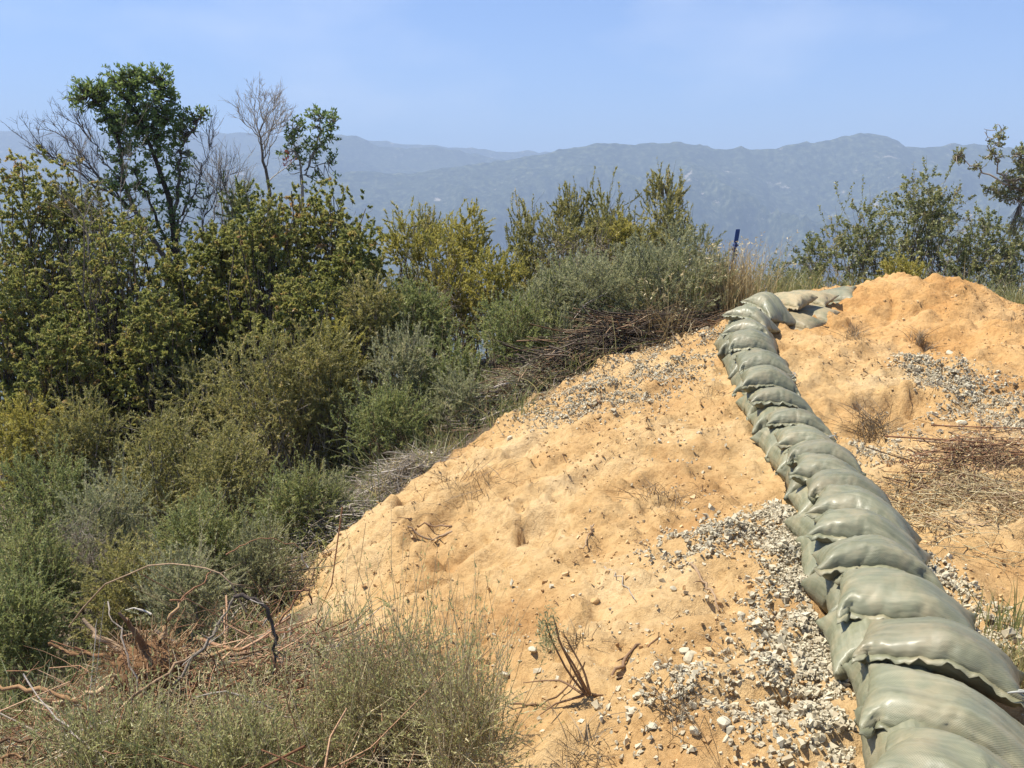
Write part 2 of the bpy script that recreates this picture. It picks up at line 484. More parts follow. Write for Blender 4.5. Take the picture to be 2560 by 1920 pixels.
def plain(name, col, rough=0.6, spec=0.3):
    m, nt, out = mat_new(name)
    tc = nd(nt, 'ShaderNodeTexCoord')
    no = nd(nt, 'ShaderNodeTexNoise', Scale=30.0, Detail=4.0)
    nt.links.new(tc.outputs['Object'], no.inputs['Vector'])
    r = ramp(nt, [(0.3, tuple(c * 0.75 for c in col)), (0.7, tuple(min(1, c * 1.15) for c in col))])
    nt.links.new(no.outputs['Fac'], r.inputs['Fac'])
    b = nd(nt, 'ShaderNodeBsdfPrincipled', Roughness=rough)
    b.inputs['Specular IOR Level'].default_value = spec
    nt.links.new(r.outputs['Color'], b.inputs['Base Color'])
    nt.links.new(b.outputs[0], out.inputs['Surface'])
    return m


M_BLUE = plain('blue_paint', (0.012, 0.045, 0.17), 0.5)
M_TIE = plain('white_tie_cord', (0.42, 0.42, 0.36), 0.6)
M_DOWN = plain('pale_seed_head', (0.55, 0.50, 0.28), 0.9, 0.1)

# ------------------------------------------------------------------ terrain
# top-layer sandbags of the wall, near end first: photograph pixel and distance ahead
TOP = [(2450, 2065, 2.22), (2400, 1878, 2.60), (2361, 1722, 3.0), (2275, 1567, 3.4), (2202, 1442, 3.8), (2182, 1364, 4.15), (2167, 1310, 4.45),
       (2135, 1260, 4.8), (2097, 1209, 5.15), (2073, 1153, 5.5), (2038, 1112, 5.85), (2007, 1046, 6.3), (1960, 988, 6.75),
       (1937, 937, 7.15), (1914, 889, 7.6), (1890, 834, 8.05), (1879, 807, 8.4), (1890, 778, 8.75), (1925, 750, 9.1)]
WALL = np.array([at(*t)[:2] for t in TOP] + [(2.95, 9.35), (3.45, 9.7), (3.95, 10.1)])
CTRL = np.array([
    (1.25, 2.4, 0.0), (1.5, 3.8, 0.0), (1.8, 4.9, 0.0), (1.95, 6.0, 0.03), (2.02, 6.8, 0.12), (2.08, 7.5, 0.24), (2.13, 8.1, 0.38), (2.35, 8.8, 0.52),
    (2.9, 9.35, 0.66), (3.4, 9.7, 0.72), (2.6, 2.4, 0.0), (2.4, 4.0, 0.02), (2.6, 5.5, 0.05), (2.7, 6.6, 0.16), (2.8, 7.5, 0.32),
    (0.9, 2.5, -0.02), (1.0, 4.0, -0.05), (0.2, 2.2, -0.10), (0.3, 3.4, -0.16), (0.7, 5.0, -0.10), (1.1, 6.0, -0.03), (0.4, 6.2, -0.14), (1.4, 7.4, 0.10),
    (0.6, 7.5, 0.0), (1.5, 8.6, 0.32), (0.7, 8.7, 0.14), (-0.2, 7.7, -0.22), (-0.75, 7.1, -0.42), (-0.3, 6.2, -0.32), (-0.2, 5.0, -0.38), (-0.5, 4.2, -0.42),
    (-0.9, 5.8, -0.62), (-1.2, 6.4, -0.68), (-1.35, 5.7, -0.82), (-1.0, 4.8, -0.72), (-0.6, 3.2, -0.34), (-0.5, 2.3, -0.26), (0, 0, 0), (3, 0, 0), (-3, 0, -0.5), (0, -3, 0),
    (-1.6, 3.6, -0.62), (-1.8, 2.4, -0.48), (-2.4, 4.4, -0.95), (-1.9, 5.6, -1.15), (-2.1, 6.6, -1.35), (-1.5, 7.6, -1.0), (-0.7, 8.4, -0.55), (0.1, 9.0, -0.1),
    (-3.4, 6.0, -1.5), (-3.0, 8.5, -1.35), (-5.0, 5.0, -1.65), (-5.5, 8.0, -1.75), (-1.0, 10.0, -0.7), (0.6, 10.2, 0.15), (2.0, 10.4, 0.5), (-4.5, 11.5, -1.3), (-8.5, 9.0, -1.9),
    (-1.5, 12.5, -0.6), (1.0, 12.2, 0.15), (3.0, 11.5, 0.62), (5.5, 12.5, 0.55), (8.5, 12.0, 0.4), (-8.0, 14.0, -1.8), (-4.0, 15.5, -1.5), (0.5, 15.0, -0.8), (4.0, 15.5, -0.5), (9.0, 15.5, -0.8),
    (-12, 6, -2.4), (-12, 18, -3.0), (-6.0, 20.0, -3.4), (1.0, 20.0, -3.6), (8.0, 20.0, -3.4), (14, 18, -3.0), (12.0, 10.0, 0.2), (12, 4, -0.1), (8, 0, 0.0), (-8, 0, -1.6), (-12, -4, -2.5), (12, -4, 0),
    # spoil mound
    (4.05, 10.0, 0.93), (4.6, 10.05, 0.97), (5.05, 10.0, 0.90), (4.4, 9.2, 0.80), (3.5, 8.7, 0.52), (3.45, 7.6, 0.38), (4.3, 8.2, 0.58), (5.4, 9.4, 0.62), (6.2, 9.4, 0.30), (5.6, 8.2, 0.42),
    (4.6, 7.3, 0.36), (3.6, 6.7, 0.20), (3.4, 5.6, 0.06), (4.6, 6.2, 0.10), (6.0, 6.8, 0.15), (7.0, 8.5, 0.2), (4.3, 11.0, 0.62), (5.4, 10.9, 0.55), (7.0, 10.5, 0.25), (4.0, 4.2, 0.0), (5.5, 4.5, 0.0)])


def _tps(r2):
    return np.where(r2 > 1e-12, r2 * np.log(np.maximum(r2, 1e-12)), 0.0)


_n = len(CTRL)
_A = np.zeros((_n + 3, _n + 3))
_d2 = ((CTRL[:, None, :2] - CTRL[None, :, :2]) ** 2).sum(-1)
_A[:_n, :_n] = _tps(_d2) + np.eye(_n) * 0.25
_A[:_n, _n] = 1; _A[:_n, _n + 1:] = CTRL[:, :2]
_A[_n, :_n] = 1; _A[_n + 1:, :_n] = CTRL[:, :2].T
_W = np.linalg.solve(_A, np.concatenate([CTRL[:, 2], np.zeros(3)]))


def zbase(x, y):
    """smooth ground height"""
    x = np.asarray(x, float); y = np.asarray(y, float)
    sh = x.shape
    x = x.ravel(); y = y.ravel()
    xc = np.clip(x, -13, 13); yc = np.clip(y, -4, 20)
    z = np.empty_like(x)
    for i in range(0, len(x), 60000):
        q = slice(i, i + 60000)
        d2 = (xc[q, None] - CTRL[None, :, 0]) ** 2 + (yc[q, None] - CTRL[None, :, 1]) ** 2
        z[q] = _tps(d2) @ _W[:_n] + _W[_n] + xc[q] * _W[_n + 1] + yc[q] * _W[_n + 2]
    out = np.hypot(x - xc, y - yc)
    z = z - 290.0 * (1 - np.exp(-out / 850.0))      # hillside falls away to the valley, then levels out
    return z.reshape(sh)


SAND_POLY = np.array([(3.9, 11.3), (3.1, 10.15), (2.4, 9.75), (1.5, 9.6), (0.75, 9.15), (0.15, 8.5), (-0.35, 7.8), (-0.85, 7.2), (-1.35, 6.65), (-1.55, 6.0), (-1.35, 5.3), (-0.95, 4.7),
                      (-0.75, 4.0), (-0.5, 3.2), (-0.25, 2.2), (-0.2, -3.0), (12, -3.0), (12, 7.6), (7.4, 8.0), (6.3, 9.3), (5.8, 10.3), (5.0, 11.3)])


def poly_sd(x, y, P):
    """signed distance to polygon, positive inside"""
    d = np.full(x.shape, 1e9); ins = np.zeros(x.shape, bool)
    for a, b in zip(P, np.roll(P, -1, 0)):
        ex, ey = b - a
        t = np.clip(((x - a[0]) * ex + (y - a[1]) * ey) / (ex * ex + ey * ey), 0, 1)
        d = np.minimum(d, np.hypot(x - a[0] - t * ex, y - a[1] - t * ey))
        c = ((a[1] > y) != (b[1] > y)) & (x < (b[0] - a[0]) * (y - a[1]) / (b[1] - a[1] + 1e-12) + a[0])
        ins ^= c
    return np.where(ins, d, -d)


def sandness(x, y):
    w = fbm(x * 1.7, y * 1.7, 31, 4) * 0.5 + fbm(x * 7, y * 7, 37, 3) * 0.16
    return sm(-0.16, 0.14, poly_sd(x, y, SAND_POLY) + w)


def ground_hit(px, py, base=None):
    r = ray(px, py)
    t = np.linspace(1.5, 40, 4000)
    p = np.array([0, 0, EYE]) + r[None] * t[:, None]
    z = zbase(p[:, 0], p[:, 1])
    k = np.argmax(p[:, 2] < z)
    return np.array([p[k, 0], p[k, 1], z[k]])


HOLES = [(ground_hit(1352, 1300), 0.15, 0.11), (ground_hit(1300, 1275), 0.08, 0.06), (ground_hit(1040, 1262), 0.18, 0.11), (ground_hit(1120, 1215), 0.10, 0.09), (ground_hit(2225, 1025), 0.26, 0.17), (ground_hit(2315, 1012), 0.16, 0.13), (ground_hit(1240, 1375), 0.50, 0.13), (ground_hit(1120, 1330), 0.34, 0.10), (ground_hit(1500, 1200), 0.22, 0.05), (ground_hit(1330, 1120), 0.25, 0.05),
         (ground_hit(1650, 1285), 0.16, 0.05)]


_rf = random.Random(3)
FEET = [(_rf.uniform(0.1, 1.5), _rf.uniform(2.6, 8.0), _rf.uniform(0.9, 2.2)) for _ in range(16)] + [(_rf.uniform(2.7, 4.2), _rf.uniform(4.5, 8.2), _rf.uniform(0.6, 2.4)) for _ in range(9)]


def zground(x, y):
    z = zbase(x, y)
    s = sandness(x, y)
    amp = 0.5 + 0.5 * s
    near = sm(60, 25, np.hypot(x, y))
    z = z + near * amp * (0.085 * fbm(x * 1.1, y * 1.1, 1, 3) + 0.058 * fbm(x * 4.3, y * 4.3, 5, 5, 0.58))
    # little erosion steps, strongest on the cut bank left of the wall
    rid = 1 - np.abs(fbm(x * 2.6 + y * 1.1, y * 2.2 - x * 0.8, 11, 3)) * 2.4
    z = z + near * s * 0.055 * np.clip(rid, 0, 1) ** 2
    # broken crust: small ledges along irregular lines
    c1 = fbm(x * 1.5 + 3, y * 2.3, 81, 4, 0.55); c2 = fbm(x * 3.9, y * 5.2 + 8, 85, 4, 0.55)
    z = z + near * s * (0.045 * sm(-0.014, 0.014, c1) + 0.020 * sm(-0.012, 0.012, c2) - 0.03)
    lump = np.clip(fbm(x * 9, y * 9, 21, 3) - 0.10, 0, 1)
    z = z + near * s * 0.045 * lump
    # rills and footprints trodden into the loose fill
    rl = np.abs(fbm(x * 2.0 - y * 0.5, y * 0.9 + x * 0.4, 95, 3, 0.5))
    z = z - near * s * 0.035 * sm(0.05, 0.0, rl)
    for fx, fy, fa in FEET:
        ux = (x - fx) * math.cos(fa) + (y - fy) * math.sin(fa); uy = -(x - fx) * math.sin(fa) + (y - fy) * math.cos(fa)
        q = np.hypot(ux / 0.15, uy / 0.065)
        z = z - near * 0.028 * sm(1.0, 0.6, q) + near * 0.012 * np.exp(-((q - 1.2) / 0.22) ** 2)
    for c, r, dp in HOLES:
        q = np.hypot(x - c[0], (y - c[1]))
        q = q + 0.35 * r * vnoise(x * 14, y * 14, 3)
        z = z - dp * sm(r, r * 0.6, q) + dp * 0.25 * np.exp(-((q - r * 1.15) / (r * 0.3)) ** 2)
    return z


def axis_coords(lo, hi, step, far_lo, far_hi):
    mid = np.arange(lo, hi + 1e-6, step)
    def grow(start, end, sgn):
        out = []; d = step; p = start
        while (p - end) * sgn < 0:
            d *= 1.14; p = p + sgn * d; out.append(p)
        return out
    return np.array(grow(lo, far_lo, -1)[::-1] + list(mid) + grow(hi, far_hi, 1))


GX = axis_coords(-2.0, 6.4, 0.034, -2600, 2600)
GY = axis_coords(2.0, 11.0, 0.034, -400, 2900)
gx, gy = np.meshgrid(GX, GY)
gz = zground(gx, gy)
nx, ny = len(GX), len(GY)
gi = np.arange(nx * ny).reshape(ny, nx)
gf = np.stack([gi[:-1, :-1], gi[:-1, 1:], gi[1:, 1:], gi[1:, :-1]], -1).reshape(-1, 4)
me = fast_mesh('ground', np.stack([gx, gy, gz], -1).reshape(-1, 3), gf, smooth=True)
a_ = me.attributes.new('sand', 'FLOAT', 'POINT')
a_.data.foreach_set('value', sandness(gx, gy).astype(np.float32).ravel())
a_ = me.attributes.new('mound', 'FLOAT', 'POINT')
a_.data.foreach_set('value', sm(2.6, 1.2, np.hypot((gx - 4.7) * 0.8, gy - 9.4) + fbm(gx * 2, gy * 2, 44, 3) * 0.8).astype(np.float32).ravel())
tag(link_mesh('ground', me, M_GROUND), 'sandy orange fill slope running into brush covered hillside', 'ground', kind='structure')

# ------------------------------------------------------------------ mountains across the valley
MAIN = [(-2600, 520), (-1400, 500), (-600, 470), (0, 450), (500, 440), (840, 434), (924, 430), (1039, 433), (1118, 419), (1223, 404), (1272, 399), (1312, 390), (1372, 382), (1422, 370), (1496, 357), (1531, 356),
        (1561, 365), (1606, 359), (1690, 354), (1745, 362), (1800, 377), (1819, 379), (1848, 366), (1887, 374), (1972, 364), (2089, 345), (2167, 335), (2205, 336), (2244, 351), (2264, 364), (2322, 366),
        (2392, 362), (2458, 370), (2560, 370), (2800, 350), (3300, 380), (4200, 420), (5600, 470)]
MID = [(-2600, 440), (-900, 420), (0, 425), (600, 392), (760, 345), (840, 337), (900, 342), (949, 368), (1014, 370), (1073, 367), (1148, 380), (1233, 397), (1400, 425), (2000, 450), (3500, 450), (5200, 470)]
FAR = [(-2600, 370), (-1200, 345), (-400, 338), (0, 326), (200, 328), (420, 333), (560, 331), (700, 338), (900, 352), (1300, 380), (2200, 400), (5200, 430)]


def mountain_material():
    m, nt, out = mat_new('chaparral_slope')
    L = nt.links
    tc = nd(nt, 'ShaderNodeTexCoord')
    n1 = nd(nt, 'ShaderNodeTexNoise', Scale=0.06, Detail=6.0, Roughness=0.7)
    n2 = nd(nt, 'ShaderNodeTexNoise', Scale=0.011, Detail=9.0, Roughness=0.74)
    for n in (n1, n2): L.new(tc.outputs['Object'], n.inputs['Vector'])
    g = ramp(nt, [(0.36, (0.008, 0.012, 0.006)), (0.52, (0.045, 0.055, 0.028)), (0.68, (0.15, 0.155, 0.085))])
    L.new(n1.outputs['Fac'], g.inputs['Fac'])
    k = ramp(nt, [(0.615, (0, 0, 0)), (0.65, (1, 1, 1))])
    L.new(n2.outputs['Fac'], k.inputs['Fac'])
    mx = nd(nt, 'ShaderNodeMix', _data_type='RGBA'); mx.inputs['B'].default_value = (0.34, 0.30, 0.24, 1)
    L.new(k.outputs['Color'], mx.inputs['Factor']); L.new(g.outputs['Color'], mx.inputs['A'])
    b = nd(nt, 'ShaderNodeBsdfDiffuse'); L.new(mx.outputs['Result'], b.inputs['Color'])
    L.new(b.outputs[0], out.inputs['Surface'])
    return m


M_MOUNT = mountain_material()


def ridge(name, prof, D, drop, run, step, seed, label):
    prof = np.array(prof, float)
    pts = np.array([at(px, py, D) for px, py in prof])
    X = np.arange(pts[0, 0], pts[-1, 0], step)
    Z = np.interp(X, pts[:, 0], pts[:, 2])
    Z = Z + 5 * (D / 3000) * fbm(X / (45 * D / 3000), X * 0, seed, 4, 0.6)
    rows = 56
    t = np.concatenate([-np.linspace(0.5, 0.02, 16) ** 1.5, np.linspace(0, 1, rows) ** 1.25])
    xx, tt = np.meshgrid(X, t)
    zz = np.broadcast_to(Z, xx.shape).copy()
    yy = D - run * tt
    s = np.abs(tt)
    spur = 1 - np.abs(fbm(xx / (420 * D / 3000) + seed, tt * 1.9 + 0.8 * fbm(xx / 300, tt * 2, seed, 2), seed + 3, 4, 0.5)) * 2.2
    zz = zz - drop * s ** 0.85 + (spur - 0.55) * drop * 0.26 * sm(0.0, 0.30, s)
    yy = yy - (spur - 0.5) * run * 0.06 * sm(0.02, 0.35, s)
    zz = zz + 8.5 * np.maximum(fbm(xx / 22, yy / 22, seed + 9, 2), -0.1) + 9 * fbm(xx / 70, yy / 70, seed + 12, 3)
    ny_, nx_ = xx.shape
    gi_ = np.arange(nx_ * ny_).reshape(ny_, nx_)
    f = np.stack([gi_[:-1, :-1], gi_[1:, :-1], gi_[1:, 1:], gi_[:-1, 1:]], -1).reshape(-1, 4)
    me_ = fast_mesh(name, np.stack([xx, yy, zz], -1).reshape(-1, 3), f, smooth=True)
    tag(link_mesh(name, me_, M_MOUNT), label, 'mountain', kind='structure')


ridge('mountain', MAIN, 3000, 560, 1500, 12.0, 41, 'long chaparral mountain ridge with pale rock outcrops across the valley')
ridge('mountain', MID, 3900, 620, 1200, 22, 57, 'paler blue ridge stepping down behind the main mountain')
ridge('mountain', FAR, 4700, 700, 1000, 30, 77, 'faintest hazy ridge far behind the tall tree')

# ------------------------------------------------------------------ sandbags
def sim_bag(seed, press, mass, L=0.66, W=0.43, nu=42, nv=28, frames=34):
    """let a sewn, filled cloth sack settle on the ground with the cloth solver; returns its settled grid"""
    rng = np.random.default_rng(seed)
    idx = {}; vs = []; uv = []; fs = []
    def vid(s, i, j):
        edge = i in (0, nu) or j in (0, nv)
        k = (0 if edge else s, i, j)
        if k not in idx:
            e = min(min(i, nu - i) / nu * 4, 1) * min(min(j, nv - j) / nv * 4, 1)
            z = 0 if edge else (1 if s == 0 else -1) * (0.03 * e + 0.004)
            idx[k] = len(vs)
            x = (i / nu - 0.5) * L; y = (j / nv - 0.5) * W
            taper = 1 - 0.05 * (2 * i / nu - 1) * rng.choice([1])
            vs.append((x, y * taper, z + 0.06 + rng.normal() * 0.0016)); uv.append((x + s * 1.0, y))
        return idx[k]
    for s in (0, 1):
        for i in range(nu):
            for j in range(nv):
                q = [vid(s, i, j), vid(s, i + 1, j), vid(s, i + 1, j + 1), vid(s, i, j + 1)]
                fs.append(q if s == 0 else q[::-1])
    m = bpy.data.meshes.new('sack'); m.from_pydata(vs, [], fs)
    o = bpy.data.objects.new('sack', m); COL.objects.link(o)
    # a slightly humped floor so every sack settles differently
    hx = np.linspace(-0.8, 0.8, 24); HX, HY = np.meshgrid(hx, hx)
    HZ = 0.05 * fbm(HX * 4, HY * 4, seed + 100, 2)
    hi = np.arange(24 * 24).reshape(24, 24)
    hf = np.stack([hi[:-1, :-1], hi[:-1, 1:], hi[1:, 1:], hi[1:, :-1]], -1).reshape(-1, 4)
    g = bpy.data.objects.new('settle', fast_mesh('settle', np.stack([HX, HY, HZ], -1).reshape(-1, 3), hf)); COL.objects.link(g)
    g.modifiers.new('c', 'COLLISION'); g.collision.thickness_outer = 0.004; g.collision.cloth_friction = 20
    md = o.modifiers.new('cloth', 'CLOTH'); s = md.settings
    s.quality = 6; s.mass = mass; s.tension_stiffness = 40; s.compression_stiffness = 40; s.shear_stiffness = 8; s.bending_stiffness = 0.01
    s.use_pressure = True; s.uniform_pressure_force = press; s.air_damping = 3
    md.collision_settings.distance_min = 0.004
    md.collision_settings.use_self_collision = False
    md.point_cache.frame_end = frames
    for f in range(1, frames + 1): scene.frame_set(f)
    ev = o.evaluated_get(bpy.context.evaluated_depsgraph_get()).to_mesh()
    co = np.empty(len(ev.vertices) * 3); ev.vertices.foreach_get('co', co); co = co.reshape(-1, 3)
    front = [idx[(0, i, 0)] for i in range(nu + 1)]
    back = [idx[(0, i, nv)] for i in range(nu + 1)]
    left = [idx[(0, 0, j)] for j in range(nv + 1)]
    right = [idx[(0, nu, j)] for j in range(nv + 1)]
    bpy.data.objects.remove(o); bpy.data.objects.remove(g)
    scene.frame_set(1)
    co = co - np.array([co[:, 0].mean(), co[:, 1].mean(), 0])
    return dict(co=co, f=np.array(fs), uv=np.array(uv), front=front, back=back, left=left, right=right)


SACKS = [sim_bag(1, 13.0, 0.03), sim_bag(2, 11.0, 0.03), sim_bag(3, 16.0, 0.035), sim_bag(4, 10.0, 0.026)]


def wall_frame(x, y):
    """signed distance to the wall's centre line (negative on its left)"""
    best = np.full(np.shape(x), 1e9); sgn = np.ones(np.shape(x))
    for a, b in zip(WALL[:-1], WALL[1:]):
        e = b - a
        t = np.clip(((x - a[0]) * e[0] + (y - a[1]) * e[1]) / (e @ e), -0.3 if a is WALL[0] else 0, 1)
        dx = x - a[0] - t * e[0]; dy = y - a[1] - t * e[1]
        d = np.hypot(dx, dy); c = (e[0] * dy - e[1] * dx)
        sgn = np.where(d < best, np.where(c > 0, -1, 1), sgn); best = np.minimum(best, d)
    return best * sgn


def make_sandbag(k, cx, cy, phi, layer, label, group, mat, sx=1.0, sy=1.0, sz=1.0, tilt=0.0, flip=False, tie=False, hem_side='front', roll=0.0, lift=0.0):
    S = SACKS[k % len(SACKS)]
    co = S['co'].copy()
    if flip: co[:, 0] *= -1
    rng = np.random.default_rng(1000 + int(cx * 977) + int(cy * 613))
    # each sack is filled a little differently
    w1, w2 = rng.uniform(-0.12, 0.12, 2)
    co[:, 2] *= sz * (1 + w1 * co[:, 0] / 0.33 + w2 * co[:, 1] / 0.21)
    co[:, 1] += 0.018 * np.sin(co[:, 0] * 6 + rng.uniform(0, 6))
    # puckers running in from the sewn edges
    x_, y_ = co[:, 0], co[:, 1]
    ef = np.exp(-(y_ - y_.min()) / 0.055); eb = np.exp(-(y_.max() - y_) / 0.05); ee = np.exp(-(0.32 - np.abs(x_)) / 0.05)
    ph_ = rng.uniform(0, 6, 6)
    px_ = np.sin(x_ * 55 + ph_[0] + 6 * y_) + 0.7 * np.sin(x_ * 96 + ph_[1] - 9 * y_) + 0.5 * np.sin(x_ * 31 + ph_[2])
    py_ = np.sin(y_ * 60 + ph_[3] + 5 * x_) + 0.6 * np.sin(y_ * 105 + ph_[4])
    amp_ = sm(0.0, 0.06, co[:, 2])
    co[:, 2] += amp_ * (0.0045 * ef * px_ + 0.0035 * eb * px_ + 0.004 * ee * py_)
    co[:, 1] += 0.0035 * ef * px_ * amp_
    # long slack folds across the top
    fold = np.sin((y_ + 0.35 * x_ * rng.uniform(-1, 1)) * 42 + ph_[5] + 2 * np.sin(x_ * 9 + ph_[0]))
    co[:, 2] += 0.006 * fold * sm(0.08, 0.16, co[:, 2]) * sm(0.05, 0.4, vnoise(x_ * 7 + ph_[1], y_ * 7 + ph_[2], 9) + 0.5)
    co[:, 0] *= sx; co[:, 1] *= sy
    loc = co.copy()
    c, s = math.cos(phi), math.sin(phi)
    def place(p):
        x = cx + p[:, 0] * c - p[:, 1] * s
        y = cy + p[:, 0] * s + p[:, 1] * c
        sup = zbase(x, y) + lift
        if layer == 1:
            d = wall_frame(x, y)
            sup = sup + 0.150 * sm(0.30, -0.06, d) * sm(-0.62, -0.30, d) + 0.012 * np.sin(y * 9 + cx * 5)
        z = sup + p[:, 2] + tilt * p[:, 1] + roll * p[:, 0]
        return np.stack([x, y, z], 1)
    W3 = place(loc)
    base = np.array([cx, cy, W3[:, 2].min()])
    root = empty('sandbag', base, label, 'sandbag', group)
    fcs = S['f'][:, ::-1] if flip else S['f']
    body = link_mesh('body', fast_mesh('sandbag_body', W3 - base, fcs, smooth=True, uv=S['uv']), mat, root)
    # sewn hem: a crimped flat lip along the sewn edge
    ids = S[hem_side]
    e = loc[ids]
    n = len(e)
    t = np.linspace(0, 1, n)
    out = {'front': np.array([0, -1.0, 0]), 'back': np.array([0, 1.0, 0]), 'left': np.array([-1.0, 0, 0]), 'right': np.array([1.0, 0, 0])}[hem_side]
    if flip: out = out * np.array([-1, 1, 1])
    wv = rng.uniform(0, 6)
    wid = 0.026 * (0.8 + 0.4 * fbm(t * 7, t * 0, int(rng.integers(99)), 2)) * np.sqrt(np.clip(np.minimum(t, 1 - t) * 12 + 0.3, 0, 1))
    zo = 0.007 * np.sin(t * 38 + wv) + 0.006 * np.sin(t * 83 + wv * 2)
    rows = [e + np.array([0, 0, 0.004]) - out * 0.004]
    for q, fr in enumerate((0.5, 1.0)):
        rr = e + out[None] * (wid * fr)[:, None]
        rr[:, 2] = np.maximum(e[:, 2] - 0.012 * fr + zo * fr, 0.002)
        rows.append(rr)
    thick = [r - np.array([0, 0, 0.003]) for r in rows[::-1]]
    ring = np.stack(rows + thick, 1)
    hv = ring.reshape(-1, 3)
    m_ = ring.shape[1]
    hf = []
    for i in range(n - 1):
        for j in range(m_):
            j2 = (j + 1) % m_
            hf.append((i * m_ + j, i * m_ + j2, (i + 1) * m_ + j2, (i + 1) * m_ + j))
    huv = np.stack([np.repeat(np.linspace(0, 0.66, n), m_), np.tile(np.linspace(0, 0.08, m_), n) + 0.4], 1)
    link_mesh('hem', fast_mesh('sandbag_hem', place(hv) - base, np.array(hf), smooth=True, uv=huv), mat, root)
    if tie:
        # a gathered, tied ear with loose white cord at one corner
        cidx = S['left'][0] if hem_side == 'front' else S['left'][2]
        p = loc[cidx]
        tv = []; 
        for q in range(4):
            a0 = p + np.array([0.01, 0.012, 0.006])
            dr = np.array([-0.05 - 0.03 * rng.random(), -0.035 + 0.05 * rng.normal() * 0.4, 0])
            l = [a0, a0 + dr * 0.35 + np.array([0, 0, 0.022]), a0 + dr * 0.75 + np.array([0, 0.01 * rng.normal(), 0.008]), a0 + dr * 1.15 + np.array([0, 0.015 * rng.normal(), -0.012])]
            tv.append(l)
        bag = Bag()
        pl = np.array(tv)
        pl = place(pl.reshape(-1, 3)).reshape(pl.shape)
        bag.tubes(pl, 0.0024, 0.5, 5)
        link_mesh('tie_cord', bag.mesh('tie_cord', base, True), M_TIE, root)
    return root


tang = np.gradient(WALL, axis=0)
ORD = ['first', 'second', 'third', 'fourth', 'fifth', 'sixth', 'seventh', 'eighth', 'ninth', 'tenth', 'eleventh', 'twelfth', 'thirteenth', 'fourteenth', 'fifteenth', 'sixteenth', 'seventeenth', 'eighteenth', 'nineteenth', 'twentieth']
rb = random.Random(8)
for i in range(19):
    cx, cy = WALL[i]
    ph = math.atan2(tang[i, 1], tang[i, 0]) - math.pi / 2 - math.radians(9) + rb.uniform(-0.12, 0.12)
    extra = {2: 'large sagging', 3: 'broad full', 5: 'plump', 11: 'well filled', 15: 'shiny', 17: 'bright glossy', 18: 'rounded'}.get(i, 'grey-green')
    lab = f'{extra} woven sandbag on the wall top, {ORD[i]} counted from the camera'
    make_sandbag(i * 7 + i // 3, cx - 0.02 + rb.uniform(-0.02, 0.02), cy, ph, 1, lab, 'top layer of the sandbag wall', M_BAG,
                 sx=rb.uniform(0.97, 1.03) * float(np.interp(i, [0, 3, 9, 18], [0.92, 0.90, 0.75, 0.72])), sy=rb.uniform(0.84, 0.96) * (1.12 if i < 4 else 1.0), sz=rb.uniform(0.74, 1.0) * (0.85 if i > 16 else 1.0), tilt=rb.uniform(-0.22, 0.04), flip=rb.random() < 0.5,
                 tie=i in (2, 3, 6, 7, 11, 14, 17), roll=rb.uniform(-0.03, 0.02))
# lower course: sacks laid lengthwise under the left ends of the top ones
seg = np.hypot(*np.diff(WALL[:20], axis=0).T)
cum = np.concatenate([[0], np.cumsum(seg)])
nb = 18
for i in range(nb):
    q = -0.18 + (cum[-2] + 0.1) * i / (nb - 1)
    x = np.interp(q, cum, WALL[:20, 0]); y = np.interp(q, cum, WALL[:20, 1])
    if q < 0:
        e0 = norm(WALL[1] - WALL[0]); x, y = WALL[0] + e0 * q
    tx = np.interp(q, cum, tang[:20, 0]); ty = np.interp(q, cum, tang[:20, 1])
    a = math.atan2(ty, tx)
    offd = float(np.interp(i, [0, 4, 10], [-0.165, -0.15, -0.135])) + rb.uniform(-0.04, 0.03)
    x2 = x + math.sin(a) * offd
    y2 = y - math.cos(a) * offd
    lab = f'sandbag end poking out under the wall top, {ORD[i]} counted from the camera'
    make_sandbag(i * 5 + 1, x2, y2, a + rb.uniform(-0.15, 0.25), 0, lab, 'lower course of the sandbag wall', M_BAG, sx=rb.uniform(0.60, 0.68), sy=rb.uniform(0.78, 0.95), sz=rb.uniform(0.95, 1.15),
                 flip=rb.random() < 0.5, hem_side='left', roll=rb.uniform(-0.02, 0.06), tie=i in (2, 3, 7, 9))
# dirt-caked sacks where the wall bends behind the mound
FARB = [((2.80, 9.42), -0.9, 'dirt covered tan sandbag where the wall starts to bend right', 0.10), ((2.80, 9.10), -0.85, 'tan sandbag slumped on the inner side of the bend', -0.03),
        ((3.10, 9.68), -0.7, 'flattened tan sandbag behind the bend of the wall', 0.05), ((3.02, 9.34), -0.6, 'earth coloured sandbag spilling towards the mound', -0.04),
        ((3.42, 9.92), -0.35, 'last greyish sandbag at the far end beside the mound', -0.03)]
for k, ((x, y), ph, lab, lf) in enumerate(FARB):
    make_sandbag(k + 2, x, y, ph, 0, lab, 'dirt caked sandbags at the bend', M_BAG_DUSTY if k < 4 else bag_material('woven_poly_dusty', 0.45), sx=0.85, sy=0.85, sz=0.66, tilt=0.1, lift=lf, flip=k % 2 == 0)

# ------------------------------------------------------------------ stones, gravel, clods
IV = np.array([(-1, -1, -1), (1, -1, -1), (1, 1, -1), (-1, 1, -1), (-1, -1, 1), (1, -1, 1), (1, 1, 1), (-1, 1, 1)], float) * 0.62
IF = np.array([(0, 3, 2, 1), (4, 5, 6, 7), (0, 1, 5, 4), (1, 2, 6, 5), (2, 3, 7, 6), (3, 0, 4, 7)])


